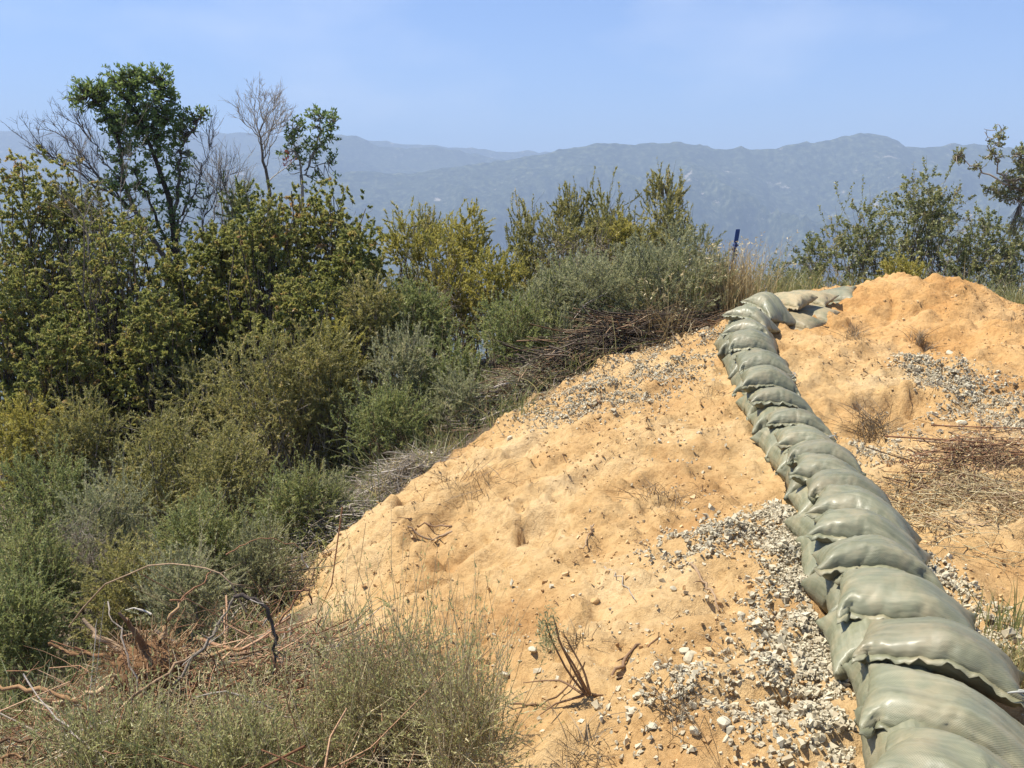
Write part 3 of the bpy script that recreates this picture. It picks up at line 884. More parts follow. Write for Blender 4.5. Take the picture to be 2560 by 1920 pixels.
def stones_mesh(name, pos, size, rng, flat=0.8, jag=0.3, sink=0.15):
    """angular chips: jittered, sheared and tumbled blocks"""
    n = len(pos)
    v = IV[None] * (1 + jag * rng.normal(size=(n, 8, 1)).clip(-1.2, 1.0)) + rng.normal(0, jag * 0.7, (n, 8, 3)).clip(-0.4, 0.4)
    sc = np.stack([rng.uniform(0.85, 1.35, n), rng.uniform(0.65, 1.0, n), rng.uniform(0.5, 0.9, n) * flat / 0.7], 1)
    v = v * sc[:, None, :]
    a = rng.uniform(0, 2 * math.pi, n); b = rng.normal(0, 0.5, n)
    cb, sb = np.cos(b)[:, None], np.sin(b)[:, None]
    v = np.stack([v[..., 0] * cb - v[..., 2] * sb, v[..., 1], v[..., 0] * sb + v[..., 2] * cb], -1)
    ca, sa = np.cos(a)[:, None], np.sin(a)[:, None]
    v = np.stack([v[..., 0] * ca - v[..., 1] * sa, v[..., 0] * sa + v[..., 1] * ca, v[..., 2]], -1)
    v = v * size[:, None, None] * 0.5
    p = pos.copy()
    p[:, 2] += size * 0.5 * (0.4 - sink)
    v = v + p[:, None, :]
    f = (IF[None] + (np.arange(n) * 8)[:, None, None]).reshape(-1, 4)
    return fast_mesh(name, v.reshape(-1, 3), f, np.repeat(rng.random(n), 8))


rng = np.random.default_rng(5)
K = 2560 / 2212.0


def strip(pts, n, width, patchy=0.0):
    """scatter n points along a ground path given through photograph points (2212 px wide copy), width in metres"""
    g = np.array([ground_hit(x * K, y * K) for x, y in pts])
    w = np.interp(np.linspace(0, 1, len(pts)), np.linspace(0, 1, len(width)), width)
    sl = np.hypot(*np.diff(g[:, :2], axis=0).T); cu = np.concatenate([[0], np.cumsum(sl)])
    q = rng.uniform(0, cu[-1], n)
    x = np.interp(q, cu, g[:, 0]); y = np.interp(q, cu, g[:, 1]); ww = np.interp(q, cu, w)
    r = rng.normal(size=(n, 2)).clip(-2.2, 2.2) * 0.5 * ww[:, None]
    x = x + r[:, 0]; y = y + r[:, 1]
    keep = (fbm(x * 5, y * 5, 61, 3) > patchy - 0.6 + rng.random(n) * 0.25)
    d = wall_frame(x, y)
    keep &= ~((d > -0.30) & (d < 0.22) & (y < 10))
    return x[keep], y[keep]


GR = [([(1700, 1085), (1715, 1180), (1745, 1300), (1775, 1430), (1790, 1540), (1815, 1650)], 17000, [0.12, 0.18, 0.24, 0.28, 0.32], 0.02),
      ([(1450, 1225), (1520, 1205), (1600, 1175), (1680, 1120)], 3300, [0.20, 0.26, 0.26], 0.25),
      ([(1545, 735), (1480, 765), (1410, 800), (1340, 840), (1260, 880), (1170, 910)], 9500, [0.40, 0.65, 0.65, 0.40], 0.22),
      ([(1400, 1580), (1480, 1545), (1540, 1480), (1640, 1560), (1760, 1630)], 1300, [0.26, 0.3, 0.32], 0.30),
      ([(1960, 780), (2060, 845), (2140, 880), (2215, 930), (2300, 965)], 6500, [0.20, 0.36, 0.46, 0.5], 0.12),
      ([(1840, 960), (1880, 1010), (1950, 1000), (2100, 940)], 2400, [0.30, 0.35, 0.5], 0.35),
      ([(1780, 645), (1740, 670), (1715, 700)], 900, [0.25, 0.25], 0.2),
      ([(1995, 1210), (2030, 1270), (2080, 1340), (2160, 1440), (2205, 1500)], 2600, [0.14, 0.22, 0.25], 0.2),
      ([(1580, 1320), (1640, 1390), (1660, 1440), (1560, 1500)], 420, [0.35, 0.35], 0.35),
      ([(1310, 870), (1400, 900), (1560, 1060), (1600, 1250)], 520, [0.7, 0.8], 0.3),
      ([(1150, 1480), (1330, 1390), (1500, 1300)], 200, [0.8, 0.7], 0.2)]
gp = []; gs = []
for pts, n, w, pa in GR:
    x, y = strip(pts, n, w, pa)
    gp.append(np.stack([x, y, zground(x, y)], 1))
    gs.append(np.clip(rng.lognormal(math.log(0.0140), 0.42, len(x)), 0.006, 0.045))
gp = np.concatenate(gp); gs = np.concatenate(gs)
gp[:, 2] += rng.random(len(gp)) ** 3 * 0.022
tag(link_mesh('gravel', stones_mesh('gravel', gp, gs, rng, sink=0.4), M_GRAVEL), 'crushed grey gravel spilled along the wall and over the sand', 'gravel', kind='stuff')

n = 44000
x = rng.uniform(-1.8, 6.6, n); y = rng.uniform(2.1, 10.8, n)
k_ = (sandness(x, y) > 0.35) & ((fbm(x * 1.6, y * 1.6, 71, 3) > rng.uniform(-0.35, 0.35, n)) | (np.abs(poly_sd(x, y, SAND_POLY)) < 0.3)) & (np.abs(wall_frame(x, y)) > 0.33)
x, y = x[k_], y[k_]
cs = 0.9 * np.clip(rng.lognormal(math.log(0.0125), 0.5, len(x)), 0.005, 0.06)
tag(link_mesh('dirt_clods', stones_mesh('dirt_clods', np.stack([x, y, zground(x, y)], 1), cs, rng, jag=0.22, sink=0.35), M_CLOD), 'crumbs and clods of orange earth strewn on the slope', 'clods', kind='stuff')


def blob_stone(name, seed, size, mat, label, cat, group, pos, flat=0.7, sub=2):
    import bmesh
    r = np.random.default_rng(seed)
    bm = bmesh.new()
    bmesh.ops.create_icosphere(bm, subdivisions=sub, radius=0.5)
    dirs = norm(r.normal(size=(9, 3))); cut = r.uniform(0.26, 0.42, 9)
    for v in bm.verts:
        p = np.array(v.co)
        for d_, c_ in zip(dirs, cut):
            h = p @ d_
            if h > c_: p = p - d_ * (h - c_) * 0.92
        p = p * np.array([1.25, 0.95, flat])
        v.co = p * size
    me_ = bpy.data.meshes.new(name); bm.to_mesh(me_); bm.free()
    at__ = me_.attributes.new('tint', 'FLOAT', 'POINT'); at__.data.foreach_set('value', np.full(len(me_.vertices), r.uniform(0.45, 0.95), dtype=np.float32))
    o = link_mesh(name, me_, mat)
    o.location = (pos[0], pos[1], pos[2] + size * flat * 0.18)
    o.rotation_euler = (r.normal() * 0.2, r.normal() * 0.2, r.uniform(0, 6))
    return tag(o, label, cat, group)


# stones big enough to be told apart (2212 px copy of the photograph)
ROCKS = [(1488, 1432, 0.062, 'pale stone at the top of a small pile on bare sand'), (1496, 1418, 0.045, 'small grey stone behind the pale one of the sand pile'), (1478, 1420, 0.04, 'stone at the left side of the small sand pile'),
         (1530, 1478, 0.052, 'upright light stone beside a short standing twig'), (1738, 1390, 0.055, 'flat cream stone lying left of the gravel strip'), (1410, 1613, 0.034, 'bright white chip near the bottom edge of the sand'),
         (1560, 1612, 0.062, 'large whitish stone low in the scattered gravel'), (1497, 1625, 0.05, 'blocky stone in front of the dry root ball'), (1380, 1545, 0.045, 'lone stone left of the scattered gravel'),
         (1365, 1568, 0.04, 'small lone stone in front of another on the sand'), (1690, 1435, 0.05, 'grey stone at the left margin of the gravel strip'), (1655, 1460, 0.04, 'stone just off the gravel margin'),
         (1745, 1580, 0.06, 'chunky stone among gravel near the lowest sandbag'), (1700, 1560, 0.055, 'big pale stone in the gravel beside the wall'), (1650, 1530, 0.05, 'stone on the sandy gap inside the gravel'),
         (1360, 985, 0.05, 'rounded earthy stone below the upper gravel patch'), (1510, 965, 0.05, 'flat pale stone on the sand beside the wall'), (1735, 865, 0.05, 'tan stone right of the wall'),
         (2055, 770, 0.09, 'pale flat rock on the mound flank'), (2050, 785, 0.07, 'darker rock below the pale one on the mound'), (1990, 790, 0.06, 'rounded rock on the left flank of the mound'),
         (2080, 795, 0.055, 'small cream rock low on the mound'), (2075, 935, 0.075, 'tilted flat stone in the hollow below the mound'), (1945, 930, 0.05, 'small stone at the lip of the hollow'),
         (1285, 1300, 0.05, 'orange stone by the dug out hole'), (1180, 1560, 0.05, 'half buried stone beside the sagebrush'), (1150, 1420, 0.045, 'pale stone behind the sagebrush tips'),
         (2262 / K, 1435 / K * 1.0, 0.05, 'stone at the right foot of the wall'), (1600, 1355, 0.05, 'stone beside the fallen brown stick'), (1455, 1285, 0.04, 'little pale stone above the fallen stick')]
for k, (px, py, sz, lab) in enumerate(ROCKS):
    p = ground_hit(px * K, py * K); p[2] = zground(p[0:1], p[1:2])[0]
    blob_stone('rock', 300 + k, sz, M_GRAVEL if 'earthy' not in lab and 'orange' not in lab and 'tan' not in lab else M_CLOD, lab, 'rock', 'stones lying on the sand', p)

# ------------------------------------------------------------------ plants
def shrub_geo(rng, W, H, depth, p):
    """stems and leaf sprays of a shrub standing at the origin; returns (wood, leaf) collectors.
    The crown is a tangle of rounded lobes of different sizes; twigs fill the lobes and point outwards."""
    wood, leaf = Bag(), Bag()
    nl_ = p['lobes']
    sd = int(rng.integers(1000))
    la = rng.uniform(0, 2 * math.pi, nl_)
    sl_ = rng.uniform(p.get('minlobe', 0.08), 1.0, nl_) ** 0.75
    cl_ = np.sqrt(1 - sl_ ** 2)
    lr = p.get('lobe_r', 0.24) * min(W, H) * rng.uniform(0.55, 1.45, nl_)
    k0 = rng.uniform(0.45, 1.0, nl_) ** 0.7
    edge = 1 + 0.22 * fbm(np.cos(la) * 1.5 + sd, np.sin(la) * 1.5, sd, 2)
    lc = np.stack([np.cos(la) * cl_ * np.maximum(W / 2 - lr * 0.8, 0.08) * k0 * edge, np.sin(la) * cl_ * np.maximum(depth / 2 - lr * 0.8, 0.08) * k0 * edge,
                   np.maximum((H - lr * 0.9), 0.1) * (0.10 + 0.90 * sl_ * (0.7 + 0.3 * k0))], 1)
    lc += np.asarray(p.get('lean', (0, 0, 0)), float) * lc[:, 2:3]
    # stems: a few from the base to every lobe
    ns = int(p.get('stems_per_lobe', 2) * nl_)
    li = np.arange(ns) % nl_
    p0 = np.stack([rng.normal(0, 0.14 * W, ns), rng.normal(0, 0.14 * depth, ns), np.full(ns, -0.05)], 1)
    end = lc[li] + rng.normal(0, 0.4, (ns, 3)) * lr[li][:, None]
    mid = p0 * 0.45 + end * np.array([0.45, 0.45, 0.6]) + rng.normal(0, 0.09, (ns, 3)) * np.array([W, depth, H])
    tt = np.linspace(0, 1, 6)[None].repeat(ns, 0)
    main = bez(p0[:, None], mid[:, None], end[:, None], tt)
    main[:, 1:-1] += rng.normal(0, 0.014 * H, main[:, 1:-1].shape)
    r0 = p.get('rad', 0.010) * rng.uniform(0.6, 1.3, ns)
    wood.tubes(main, r0[:, None] * np.linspace(1, 0.3, 6)[None], rng.random(ns), 3)
    # twigs
    nt = p['twigs']
    w = lr ** 2; w /= w.sum()
    ti_ = rng.choice(nl_, nt, p=w)
    dv = norm(rng.normal(size=(nt, 3)) + np.array([0, 0, 0.25]))
    rad_ = rng.random(nt) ** 0.45
    flat = np.array([1.0, 1.0, p.get('lobe_flat', 0.85)])
    b = lc[ti_] + dv * flat * (lr[ti_] * rad_)[:, None]
    b[:, 2] = np.maximum(b[:, 2], 0.04)
    d = norm(dv * p.get('out', 0.6) + rng.normal(0, p.get('spread', 0.45), (nt, 3)) + np.array([0, 0, p.get('up', 0.5)]))
    ln = p['twig_len'] * rng.uniform(0.35, 1.3, nt)
    tall = rng.random(nt) < p.get('shoots', 0.03)
    d[tall] = norm(d[tall] * 0.4 + np.array([0, 0, 0.8])); ln[tall] *= p.get('shoot_len', 1.9)
    e = b + d * ln[:, None]
    bend = rng.normal(0, 0.14, (nt, 3)) * ln[:, None]
    tw = bez(b[:, None], ((b + e) / 2 + bend)[:, None], e[:, None], np.linspace(0, 1, 3)[None].repeat(nt, 0))
    wood.tubes(tw, (p.get('twig_rad', 0.0028) * np.linspace(1, 0.35, 3))[None], rng.random(nt), 3)
    nl = p['leaves']
    if nl:
        bare = (rng.random(nt) < p.get('bare', 0.06)) | (vnoise(b[:, 0] / (0.18 * W), b[:, 2] / (0.18 * H) + b[:, 1] / (0.18 * W), sd + 5) < p.get('gap', -0.42))
        cand = np.flatnonzero(~bare)
        ti = cand[rng.integers(0, len(cand), nl)]
        tl = rng.random(nl) ** p.get('leaf_pow', 0.8)
        pos = bez(b[ti], ((b + e) / 2 + bend)[ti], e[ti], tl)
        dirn = norm(e[ti] - b[ti]) * p.get('leaf_along', 0.9) + rng.normal(0, 0.6, (nl, 3))
        twt = rng.normal(0, 0.13, nt)
        lobt = rng.normal(0, 0.12, nl_)
        tint = 0.45 + twt[ti] + lobt[ti_[ti]] + 0.18 * (tl - 0.5) + rng.normal(0, 0.12, nl)
        leaf.leaves(pos, dirn, p['leaf_len'] * rng.uniform(0.6, 1.35, nl), p['leaf_wid'] * rng.uniform(0.7, 1.3, nl), np.clip(tint, 0.0, 0.999), rng, tri=p.get('tri', True))
    return wood, leaf


KINDS = {
    'chamise': dict(mat=L_CHAM, wood=W_GREY, leaf_len=0.030, leaf_wid=0.0105, twig_len=0.18, up=0.4, spread=0.40, leaf_along=1.0, dens=1.3, lobes=20, shoots=0.05),
    'yellow': dict(mat=L_YEL, wood=W_GREY, leaf_len=0.030, leaf_wid=0.011, twig_len=0.19, up=0.55, spread=0.40, leaf_along=1.0, dens=1.2, lobes=16, shoots=0.05, gap=-0.3),
    'spiky': dict(mat=L_CHAM, wood=W_DARK, leaf_len=0.028, leaf_wid=0.011, twig_len=0.24, up=0.9, spread=0.32, leaf_along=1.0, dens=0.95, lobes=13, shoots=0.22, shoot_len=1.6, gap=-0.25, lobe_r=0.2),
    'sage': dict(mat=L_SAGE, wood=W_GREY, leaf_len=0.031, leaf_wid=0.0095, twig_len=0.21, up=0.6, spread=0.38, leaf_along=1.1, dens=1.3, lobes=16, shoots=0.06),
    'green': dict(mat=L_GREEN, wood=W_BROWN, leaf_len=0.030, leaf_wid=0.0105, twig_len=0.20, up=0.55, spread=0.42, leaf_along=1.0, dens=1.3, lobes=16, shoots=0.05),
    'scrub': dict(minlobe=0.2, mat=L_CEAN, wood=W_DARK, leaf_len=0.027, leaf_wid=0.024, twig_len=0.11, up=0.1, spread=0.65, leaf_along=0.3, dens=1.9, leaf_pow=0.6, lobes=52, lobe_r=0.21, shoots=0.004, gap=-0.48),
    'oak': dict(mat=L_OAK, wood=W_GREY, leaf_len=0.026, leaf_wid=0.016, twig_len=0.26, up=0.35, spread=0.6, leaf_along=0.35, dens=0.62, leaf_pow=0.6, bare=0.2, tri=False, lobes=15, shoots=0.08, gap=-0.2, lobe_r=0.2, stems_per_lobe=4),
    'twiggy': dict(mat=L_LITTER, wood=W_GREY, leaf_len=0.018, leaf_wid=0.008, twig_len=0.26, up=0.15, spread=0.8, dens=0.10, lobes=12),
    'pale_twigs': dict(mat=L_STRAW, wood=W_PALE, leaf_len=0.020, leaf_wid=0.006, twig_len=0.30, up=0.1, spread=0.7, dens=0.15, lobes=10),
}


def shrub(kind, px, top, d, wpx, label, name, seed, depth=None, minh=0.3, lean=(0, 0, 0), dens=1.0, group=None, low=0.05, cat='shrub', **over):
    """px/top: where the crown's middle and top stand in the 2212 px copy of the photograph, d metres ahead, wpx its width there"""
    tp = at(px * K, top * K, d)
    W = wpx * K / FPX * d * 1.15
    gz_ = float(zbase(np.array([tp[0]]), np.array([tp[1]]))[0])
    H = max(tp[2] - gz_, minh) * (1.10 if kind == 'scrub' else 1.03)
    depth = depth or W * 0.8
    r = np.random.default_rng(seed)
    p = dict(KINDS[kind]); p.update(over)
    # leaf count follows the visible size of the crown
    area = (W * H) * (923.0 / d) ** 2                # pixels at 1024 wide
    p['leaves'] = int(min(max(area * 1.3 * p['dens'] * dens, 500), 33000))
    p['twigs'] = int(max(p['leaves'] / 38, area * 0.03, 120))
    p['rad'] = 0.005 + 0.004 * H
    p['lean'] = lean
    p['twig_rad'] = max(0.0016, 0.00022 * d)
    grow = float(np.clip(d / 9.0, 0.75, 1.35))
    p['leaf_len'] *= grow; p['leaf_wid'] *= grow
    wood, leaf = shrub_geo(r, W, H, depth, p)
    root = empty(name, (tp[0], tp[1], gz_), label, cat, group)
    link_mesh('stems', wood.mesh('stems', smooth=True), p['wood'], root)
    link_mesh('foliage', leaf.mesh('foliage'), p['mat'], root)
    return root


SHRUBS = [
    # far left thicket
    ('scrub', 70, 345, 12.2, 300, 'big rounded scrub with brown tinged leaves at the left edge', 'scrub_bush', {}),
    ('scrub', 250, 440, 11.2, 330, 'dark dense scrub below the tall leafy tree', 'scrub_bush', dict(dens=1.1)),
    ('scrub', 30, 560, 10.4, 260, 'lower lobe of leafy scrub cut by the left edge', 'scrub_bush', {}),
    ('scrub', 330, 640, 10.3, 210, 'small dark scrub in shade under the thicket', 'scrub_bush', {}),
    ('scrub', 690, 368, 12.4, 290, 'tall brown flecked scrub beside the small leafy tree', 'scrub_bush', {}),
    ('scrub', 570, 440, 11.6, 250, 'bushy scrub between the two leafy trees', 'scrub_bush', {}),
    ('scrub', 770, 500, 11.2, 180, 'scrub lobe reaching towards the yellow bushes', 'scrub_bush', {}),
    ('green', 515, 405, 14.2, 120, 'fresh green shrub between the bare tree and the tall tree', 'leafy_shrub', dict(leaf_wid=0.02, leaf_len=0.035)),
    ('scrub', 640, 590, 10.2, 260, 'shaded green scrub in front of the tall brown flecked one', 'scrub_bush', {}),
    # middle
    ('spiky', 925, 425, 13.0, 110, 'spindly upright brush poking above the yellow-green bushes', 'chamise_bush', {}),
    ('yellow', 880, 440, 12.0, 150, 'yellow-green brush next to the brown flecked scrub', 'chamise_bush', {}),
    ('yellow', 1000, 455, 12.4, 150, 'yellow-green brush left of the notch showing the valley', 'chamise_bush', {}),
    ('twiggy', 940, 560, 11.3, 190, 'grey leafless thicket under the yellow-green brush', 'dead_shrub', dict(dens=1.5)),
    ('chamise', 800, 590, 10.4, 170, 'dark olive brush with thin upright stems', 'chamise_bush', {}),
    ('yellow', 1080, 535, 11.3, 150, 'brightest yellow bush in the middle of the brush', 'chamise_bush', dict(dens=1.2)),
    ('spiky', 1135, 455, 12.6, 110, 'narrow spiky bush right of the valley notch', 'chamise_bush', {}),
    ('spiky', 1225, 412, 12.8, 140, 'spiky skyline bush with a bare leaning shoot', 'chamise_bush', {}),
    ('spiky', 1320, 420, 12.6, 130, 'spiky skyline bush in the middle of the crest', 'chamise_bush', {}),
    ('spiky', 1430, 388, 12.6, 130, 'tallest spiky bush on the crest, yellowish on its right', 'chamise_bush', {}),
    ('yellow', 1350, 470, 12.0, 120, 'olive yellow brush below the spiky crest', 'chamise_bush', {}),
    ('twiggy', 1250, 490, 11.4, 210, 'bare greyish bush below the spiky crest', 'dead_shrub', dict(dens=3.0)),
    ('sage', 1130, 610, 10.3, 180, 'grey-green sagebrush above the left end of the brush pile', 'sagebrush', {}),
    ('green', 1240, 570, 10.4, 210, 'green sagebrush above the middle of the brush pile', 'sagebrush', {}),
    ('sage', 1370, 520, 10.7, 220, 'broad grey-green sagebrush under the tallest spiky bush', 'sagebrush', {}),
    ('sage', 1490, 492, 10.9, 170, 'sagebrush next to the blue stake', 'sagebrush', {}),
    ('green', 1440, 590, 10.1, 190, 'dark green sagebrush above the right end of the brush pile', 'sagebrush', {}),
    ('sage', 1545, 560, 10.2, 100, 'wispy sagebrush beside the dry golden grass', 'sagebrush', dict(dens=0.8)),
    ('sage', 1255, 555, 9.95, 330, 'wide domed sagebrush hanging over the dark brush pile', 'sagebrush', dict(dens=1.2)),
    ('sage', 1430, 525, 10.05, 280, 'domed sagebrush over the right end of the pile', 'sagebrush', dict(dens=1.1)),
    ('green', 1120, 640, 9.7, 220, 'green sagebrush over the left end of the pile', 'sagebrush', {}),
    ('chamise', 1200, 450, 12.3, 200, 'bushy olive brush left of the crest top', 'chamise_bush', {}),
    ('chamise', 1330, 440, 12.2, 190, 'bushy olive brush under the crest spikes', 'chamise_bush', {}),
    ('chamise', 1440, 425, 12.2, 150, 'bushy olive brush at the right end of the crest', 'chamise_bush', {}),
    ('yellow', 960, 500, 11.8, 170, 'low yellow-green brush closing the gap before the notch', 'chamise_bush', {}),
    # left slope
    ('chamise', 560, 690, 9.3, 330, 'wide olive chamise with pale stems on the slope', 'chamise_bush', dict(dens=1.15, lean=(0.06, 0, 0))),
    ('chamise', 690, 700, 9.4, 240, 'olive chamise joining the wide one on its right', 'chamise_bush', {}),
    ('yellow', 740, 690, 9.8, 110, 'small yellow-green tuft behind the wide chamise', 'chamise_bush', {}),
    ('sage', 870, 730, 9.4, 200, 'pale green sagebrush behind the dry straw heap', 'sagebrush', {}),
    ('green', 970, 720, 9.4, 190, 'green sagebrush left of the brush pile', 'sagebrush', {}),
    ('sage', 1000, 800, 8.8, 170, 'low sagebrush at the edge of the sand', 'sagebrush', {}),
    ('green', 830, 830, 8.5, 190, 'spreading green brush between chamise and dry straw', 'sagebrush', {}),
    ('yellow', 60, 830, 9.4, 220, 'yellow tipped chamise at the left edge', 'chamise_bush', {}),
    ('chamise', 180, 850, 9.2, 200, 'green chamise below the dark scrub', 'chamise_bush', {}),
    ('chamise', 340, 880, 8.4, 260, 'brownish olive chamise in the middle of the slope', 'chamise_bush', {}),
    ('chamise', 480, 930, 7.9, 240, 'olive chamise in front of the wide one', 'chamise_bush', {}),
    ('green', 90, 960, 8.0, 260, 'feathery green brush on the left slope', 'green_brush', {}),
    ('sage', 250, 1010, 7.3, 240, 'thin greyish brush with bare stems', 'sagebrush', dict(dens=0.75)),
    ('green', 600, 1010, 7.2, 220, 'flattened green sagebrush leaning on the sand bank', 'sagebrush', dict(lean=(0.3, -0.2, 0))),
    ('sage', 690, 1030, 7.3, 170, 'drooping sagebrush over the edge of the bank', 'sagebrush', dict(lean=(0.2, -0.2, 0))),
    ('green', 430, 1090, 6.4, 240, 'green brush low on the slope above the cut branches', 'green_brush', {}),
    ('green', 60, 1130, 6.3, 200, 'bright green brush low at the left edge', 'green_brush', {}),
    ('twiggy', 160, 1120, 6.6, 170, 'dry brownish brush between two green ones', 'dead_shrub', dict(dens=3.0)),
    ('chamise', 260, 1180, 5.9, 200, 'yellowish brush behind the uprooted stump', 'chamise_bush', {}),
    ('sage', 560, 1150, 6.2, 190, 'grey sagebrush beside the foot of the bank', 'sagebrush', {}),
    ('green', 30, 1270, 5.2, 160, 'small green bush at the lower left edge', 'green_brush', {}),
    ('sage', 400, 1230, 5.2, 190, 'flattened pale brush behind the arching branch', 'sagebrush', dict(dens=0.8)),
    ('scrub', 160, 390, 12.8, 220, 'scrub crown right behind the left edge bush', 'scrub_bush', {}),
    ('scrub', 400, 520, 11.8, 220, 'dark scrub around the foot of the tallest tree', 'scrub_bush', {}),
    ('scrub', 470, 480, 12.6, 200, 'scrub filling the gap right of the tallest tree', 'scrub_bush', {}),
    ('chamise', 420, 760, 9.9, 240, 'olive brush in front of the dark scrub', 'chamise_bush', {}),
    ('green', 900, 600, 10.6, 190, 'mixed green brush in front of the grey thicket', 'green_brush', {}),
    ('scrub', 120, 700, 9.9, 260, 'lowest dark scrub above the yellow tipped chamise', 'scrub_bush', {}),
    # foreground
    ('sage', 900, 1405, 3.15, 330, 'tall grey-green sagebrush at the bottom middle', 'sagebrush', dict(dens=0.17, lean=(-0.16, 0, 0), shoots=0.22, shoot_len=2.3, lobes=9, wood=W_STRAW, leaf_len=0.024, leaf_wid=0.007)),
    ('sage', 740, 1490, 3.1, 340, 'pale green sagebrush in front of the cut branches', 'sagebrush', dict(dens=0.18, shoots=0.2, lobes=9, wood=W_STRAW, leaf_len=0.024, leaf_wid=0.007)),
    ('sage', 1020, 1500, 2.75, 220, 'sagebrush stems overhanging the sand at the bottom', 'sagebrush', dict(dens=0.16, lean=(-0.14, 0, 0), shoots=0.3, shoot_len=2.0, lobes=8, wood=W_STRAW, leaf_len=0.024, leaf_wid=0.007)),
    ('green', 520, 1570, 2.9, 330, 'low green sprigs under the cut branches', 'sagebrush', dict(wood=W_STRAW, dens=0.26, leaf_len=0.024, leaf_wid=0.008)),
    ('sage', 250, 1540, 3.0, 360, 'pale leafy sprigs in the lower left corner', 'sagebrush', dict(wood=W_STRAW, dens=0.22, leaf_len=0.024, leaf_wid=0.008)),
    # right, behind the mound
    ('oak', 1760, 520, 12.8, 160, 'low leafy shrub left of the mound top', 'scrub_oak', dict(dens=1.0)),
    ('oak', 1880, 435, 13.0, 190, 'dense small leaved shrub behind the mound', 'scrub_oak', dict(dens=1.0)),
    ('oak', 1990, 375, 13.4, 200, 'tall open shrub with wiry branches behind the mound', 'scrub_oak', dict(dens=1.0)),
    ('oak', 2090, 450, 12.8, 220, 'open shrub behind the right side of the mound', 'scrub_oak', dict(dens=1.0)),
    ('oak', 2190, 490, 12.4, 170, 'sparse shrub at the right edge below the tree', 'scrub_oak', dict(dens=1.0)),
    ('oak', 1690, 575, 12.4, 90, 'small dark shrub behind the bend of the wall', 'scrub_oak', {}),
    ('yellow', 1950, 555, 12.2, 110, 'yellowish low brush right behind the mound crest', 'chamise_bush', {}),
]
GROUPS = {'scrub_bush': 'scrub bushes of the left thicket', 'chamise_bush': 'chamise bushes on the slope', 'sagebrush': 'sagebrush along the sand', 'dead_shrub': 'dead grey shrubs', 'green_brush': 'green brush on the left slope',
          'scrub_oak': 'shrubs behind the mound', 'leafy_shrub': 'scrub bushes of the left thicket'}
for i, (kd, px, top, d, wp, lab, nm, ov) in enumerate(SHRUBS):
    ov = dict(ov)
    if 'wood' in ov: KINDS['_tmp'] = dict(KINDS[kd], wood=ov.pop('wood'), mat=L_PALE); kd = '_tmp'
    shrub(kd, px, top, d, wp, lab, nm, 700 + i * 13, group=GROUPS[nm], **ov)


# ---- trees with drawn limbs
def limb_pts(pts, d, seed, n=14, wob=0.02):
    r = np.random.default_rng(seed)
    P = np.array([at(x * K, y * K, d + (q[0] if q else 0)) for x, y, *q in pts])
    t = np.linspace(0, 1, len(P)); tt = np.linspace(0, 1, n)
    Q = np.stack([np.interp(tt, t, P[:, k]) for k in range(3)], 1)
    Q[1:-1] = (Q[:-2] + 2 * Q[1:-1] + Q[2:]) / 4
    Q[1:] += r.normal(0, wob, (n - 1, 3))
    return Q


def bare_branches(bag, start, direc, length, rad, levels, r, kids=4, up=0.25, tint=0.5):
    """recursive leafless branching, vectorised per level"""
    P = np.atleast_2d(start); D = norm(np.atleast_2d(direc)); Ln = np.broadcast_to(length, (len(P),)).astype(float); R = np.broadcast_to(rad, (len(P),)).astype(float)
    for lv in range(levels):
        n_ = len(P); Kp = 6
        t = np.linspace(0, 1, Kp)
        bend = r.normal(0, 0.16, (n_, 3)) + np.array([0, 0, up * 0.3])
        pts = P[:, None] + D[:, None] * (Ln[:, None] * t)[..., None] + bend[:, None] * (Ln[:, None] * t ** 2)[..., None]
        pts[:, 1:] += r.normal(0, 0.02, (n_, Kp - 1, 3)) * Ln[:, None, None]
        bag.tubes(pts, R[:, None] * np.linspace(1, 0.5, Kp)[None], r.random(n_) * 0.5 + tint * 0.5, 4 if lv < 2 else 3)
        k = kids
        pi_ = np.repeat(np.arange(n_), k)
        ti = r.uniform(0.35, 1.0, n_ * k)
        fi = ti * (Kp - 1); i0 = np.minimum(fi.astype(int), Kp - 2); fr = (fi - i0)[:, None]
        NP = pts[pi_, i0] * (1 - fr) + pts[pi_, i0 + 1] * fr
        tgv = norm(pts[pi_, i0 + 1] - pts[pi_, i0])
        D = norm(tgv + r.normal(0, 0.52, (n_ * k, 3)) + np.array([0, 0, up]))
        Ln = Ln[pi_] * r.uniform(0.38, 0.72, n_ * k)
        R = np.maximum(R[pi_] * 0.52, 0.0022)
        P = NP


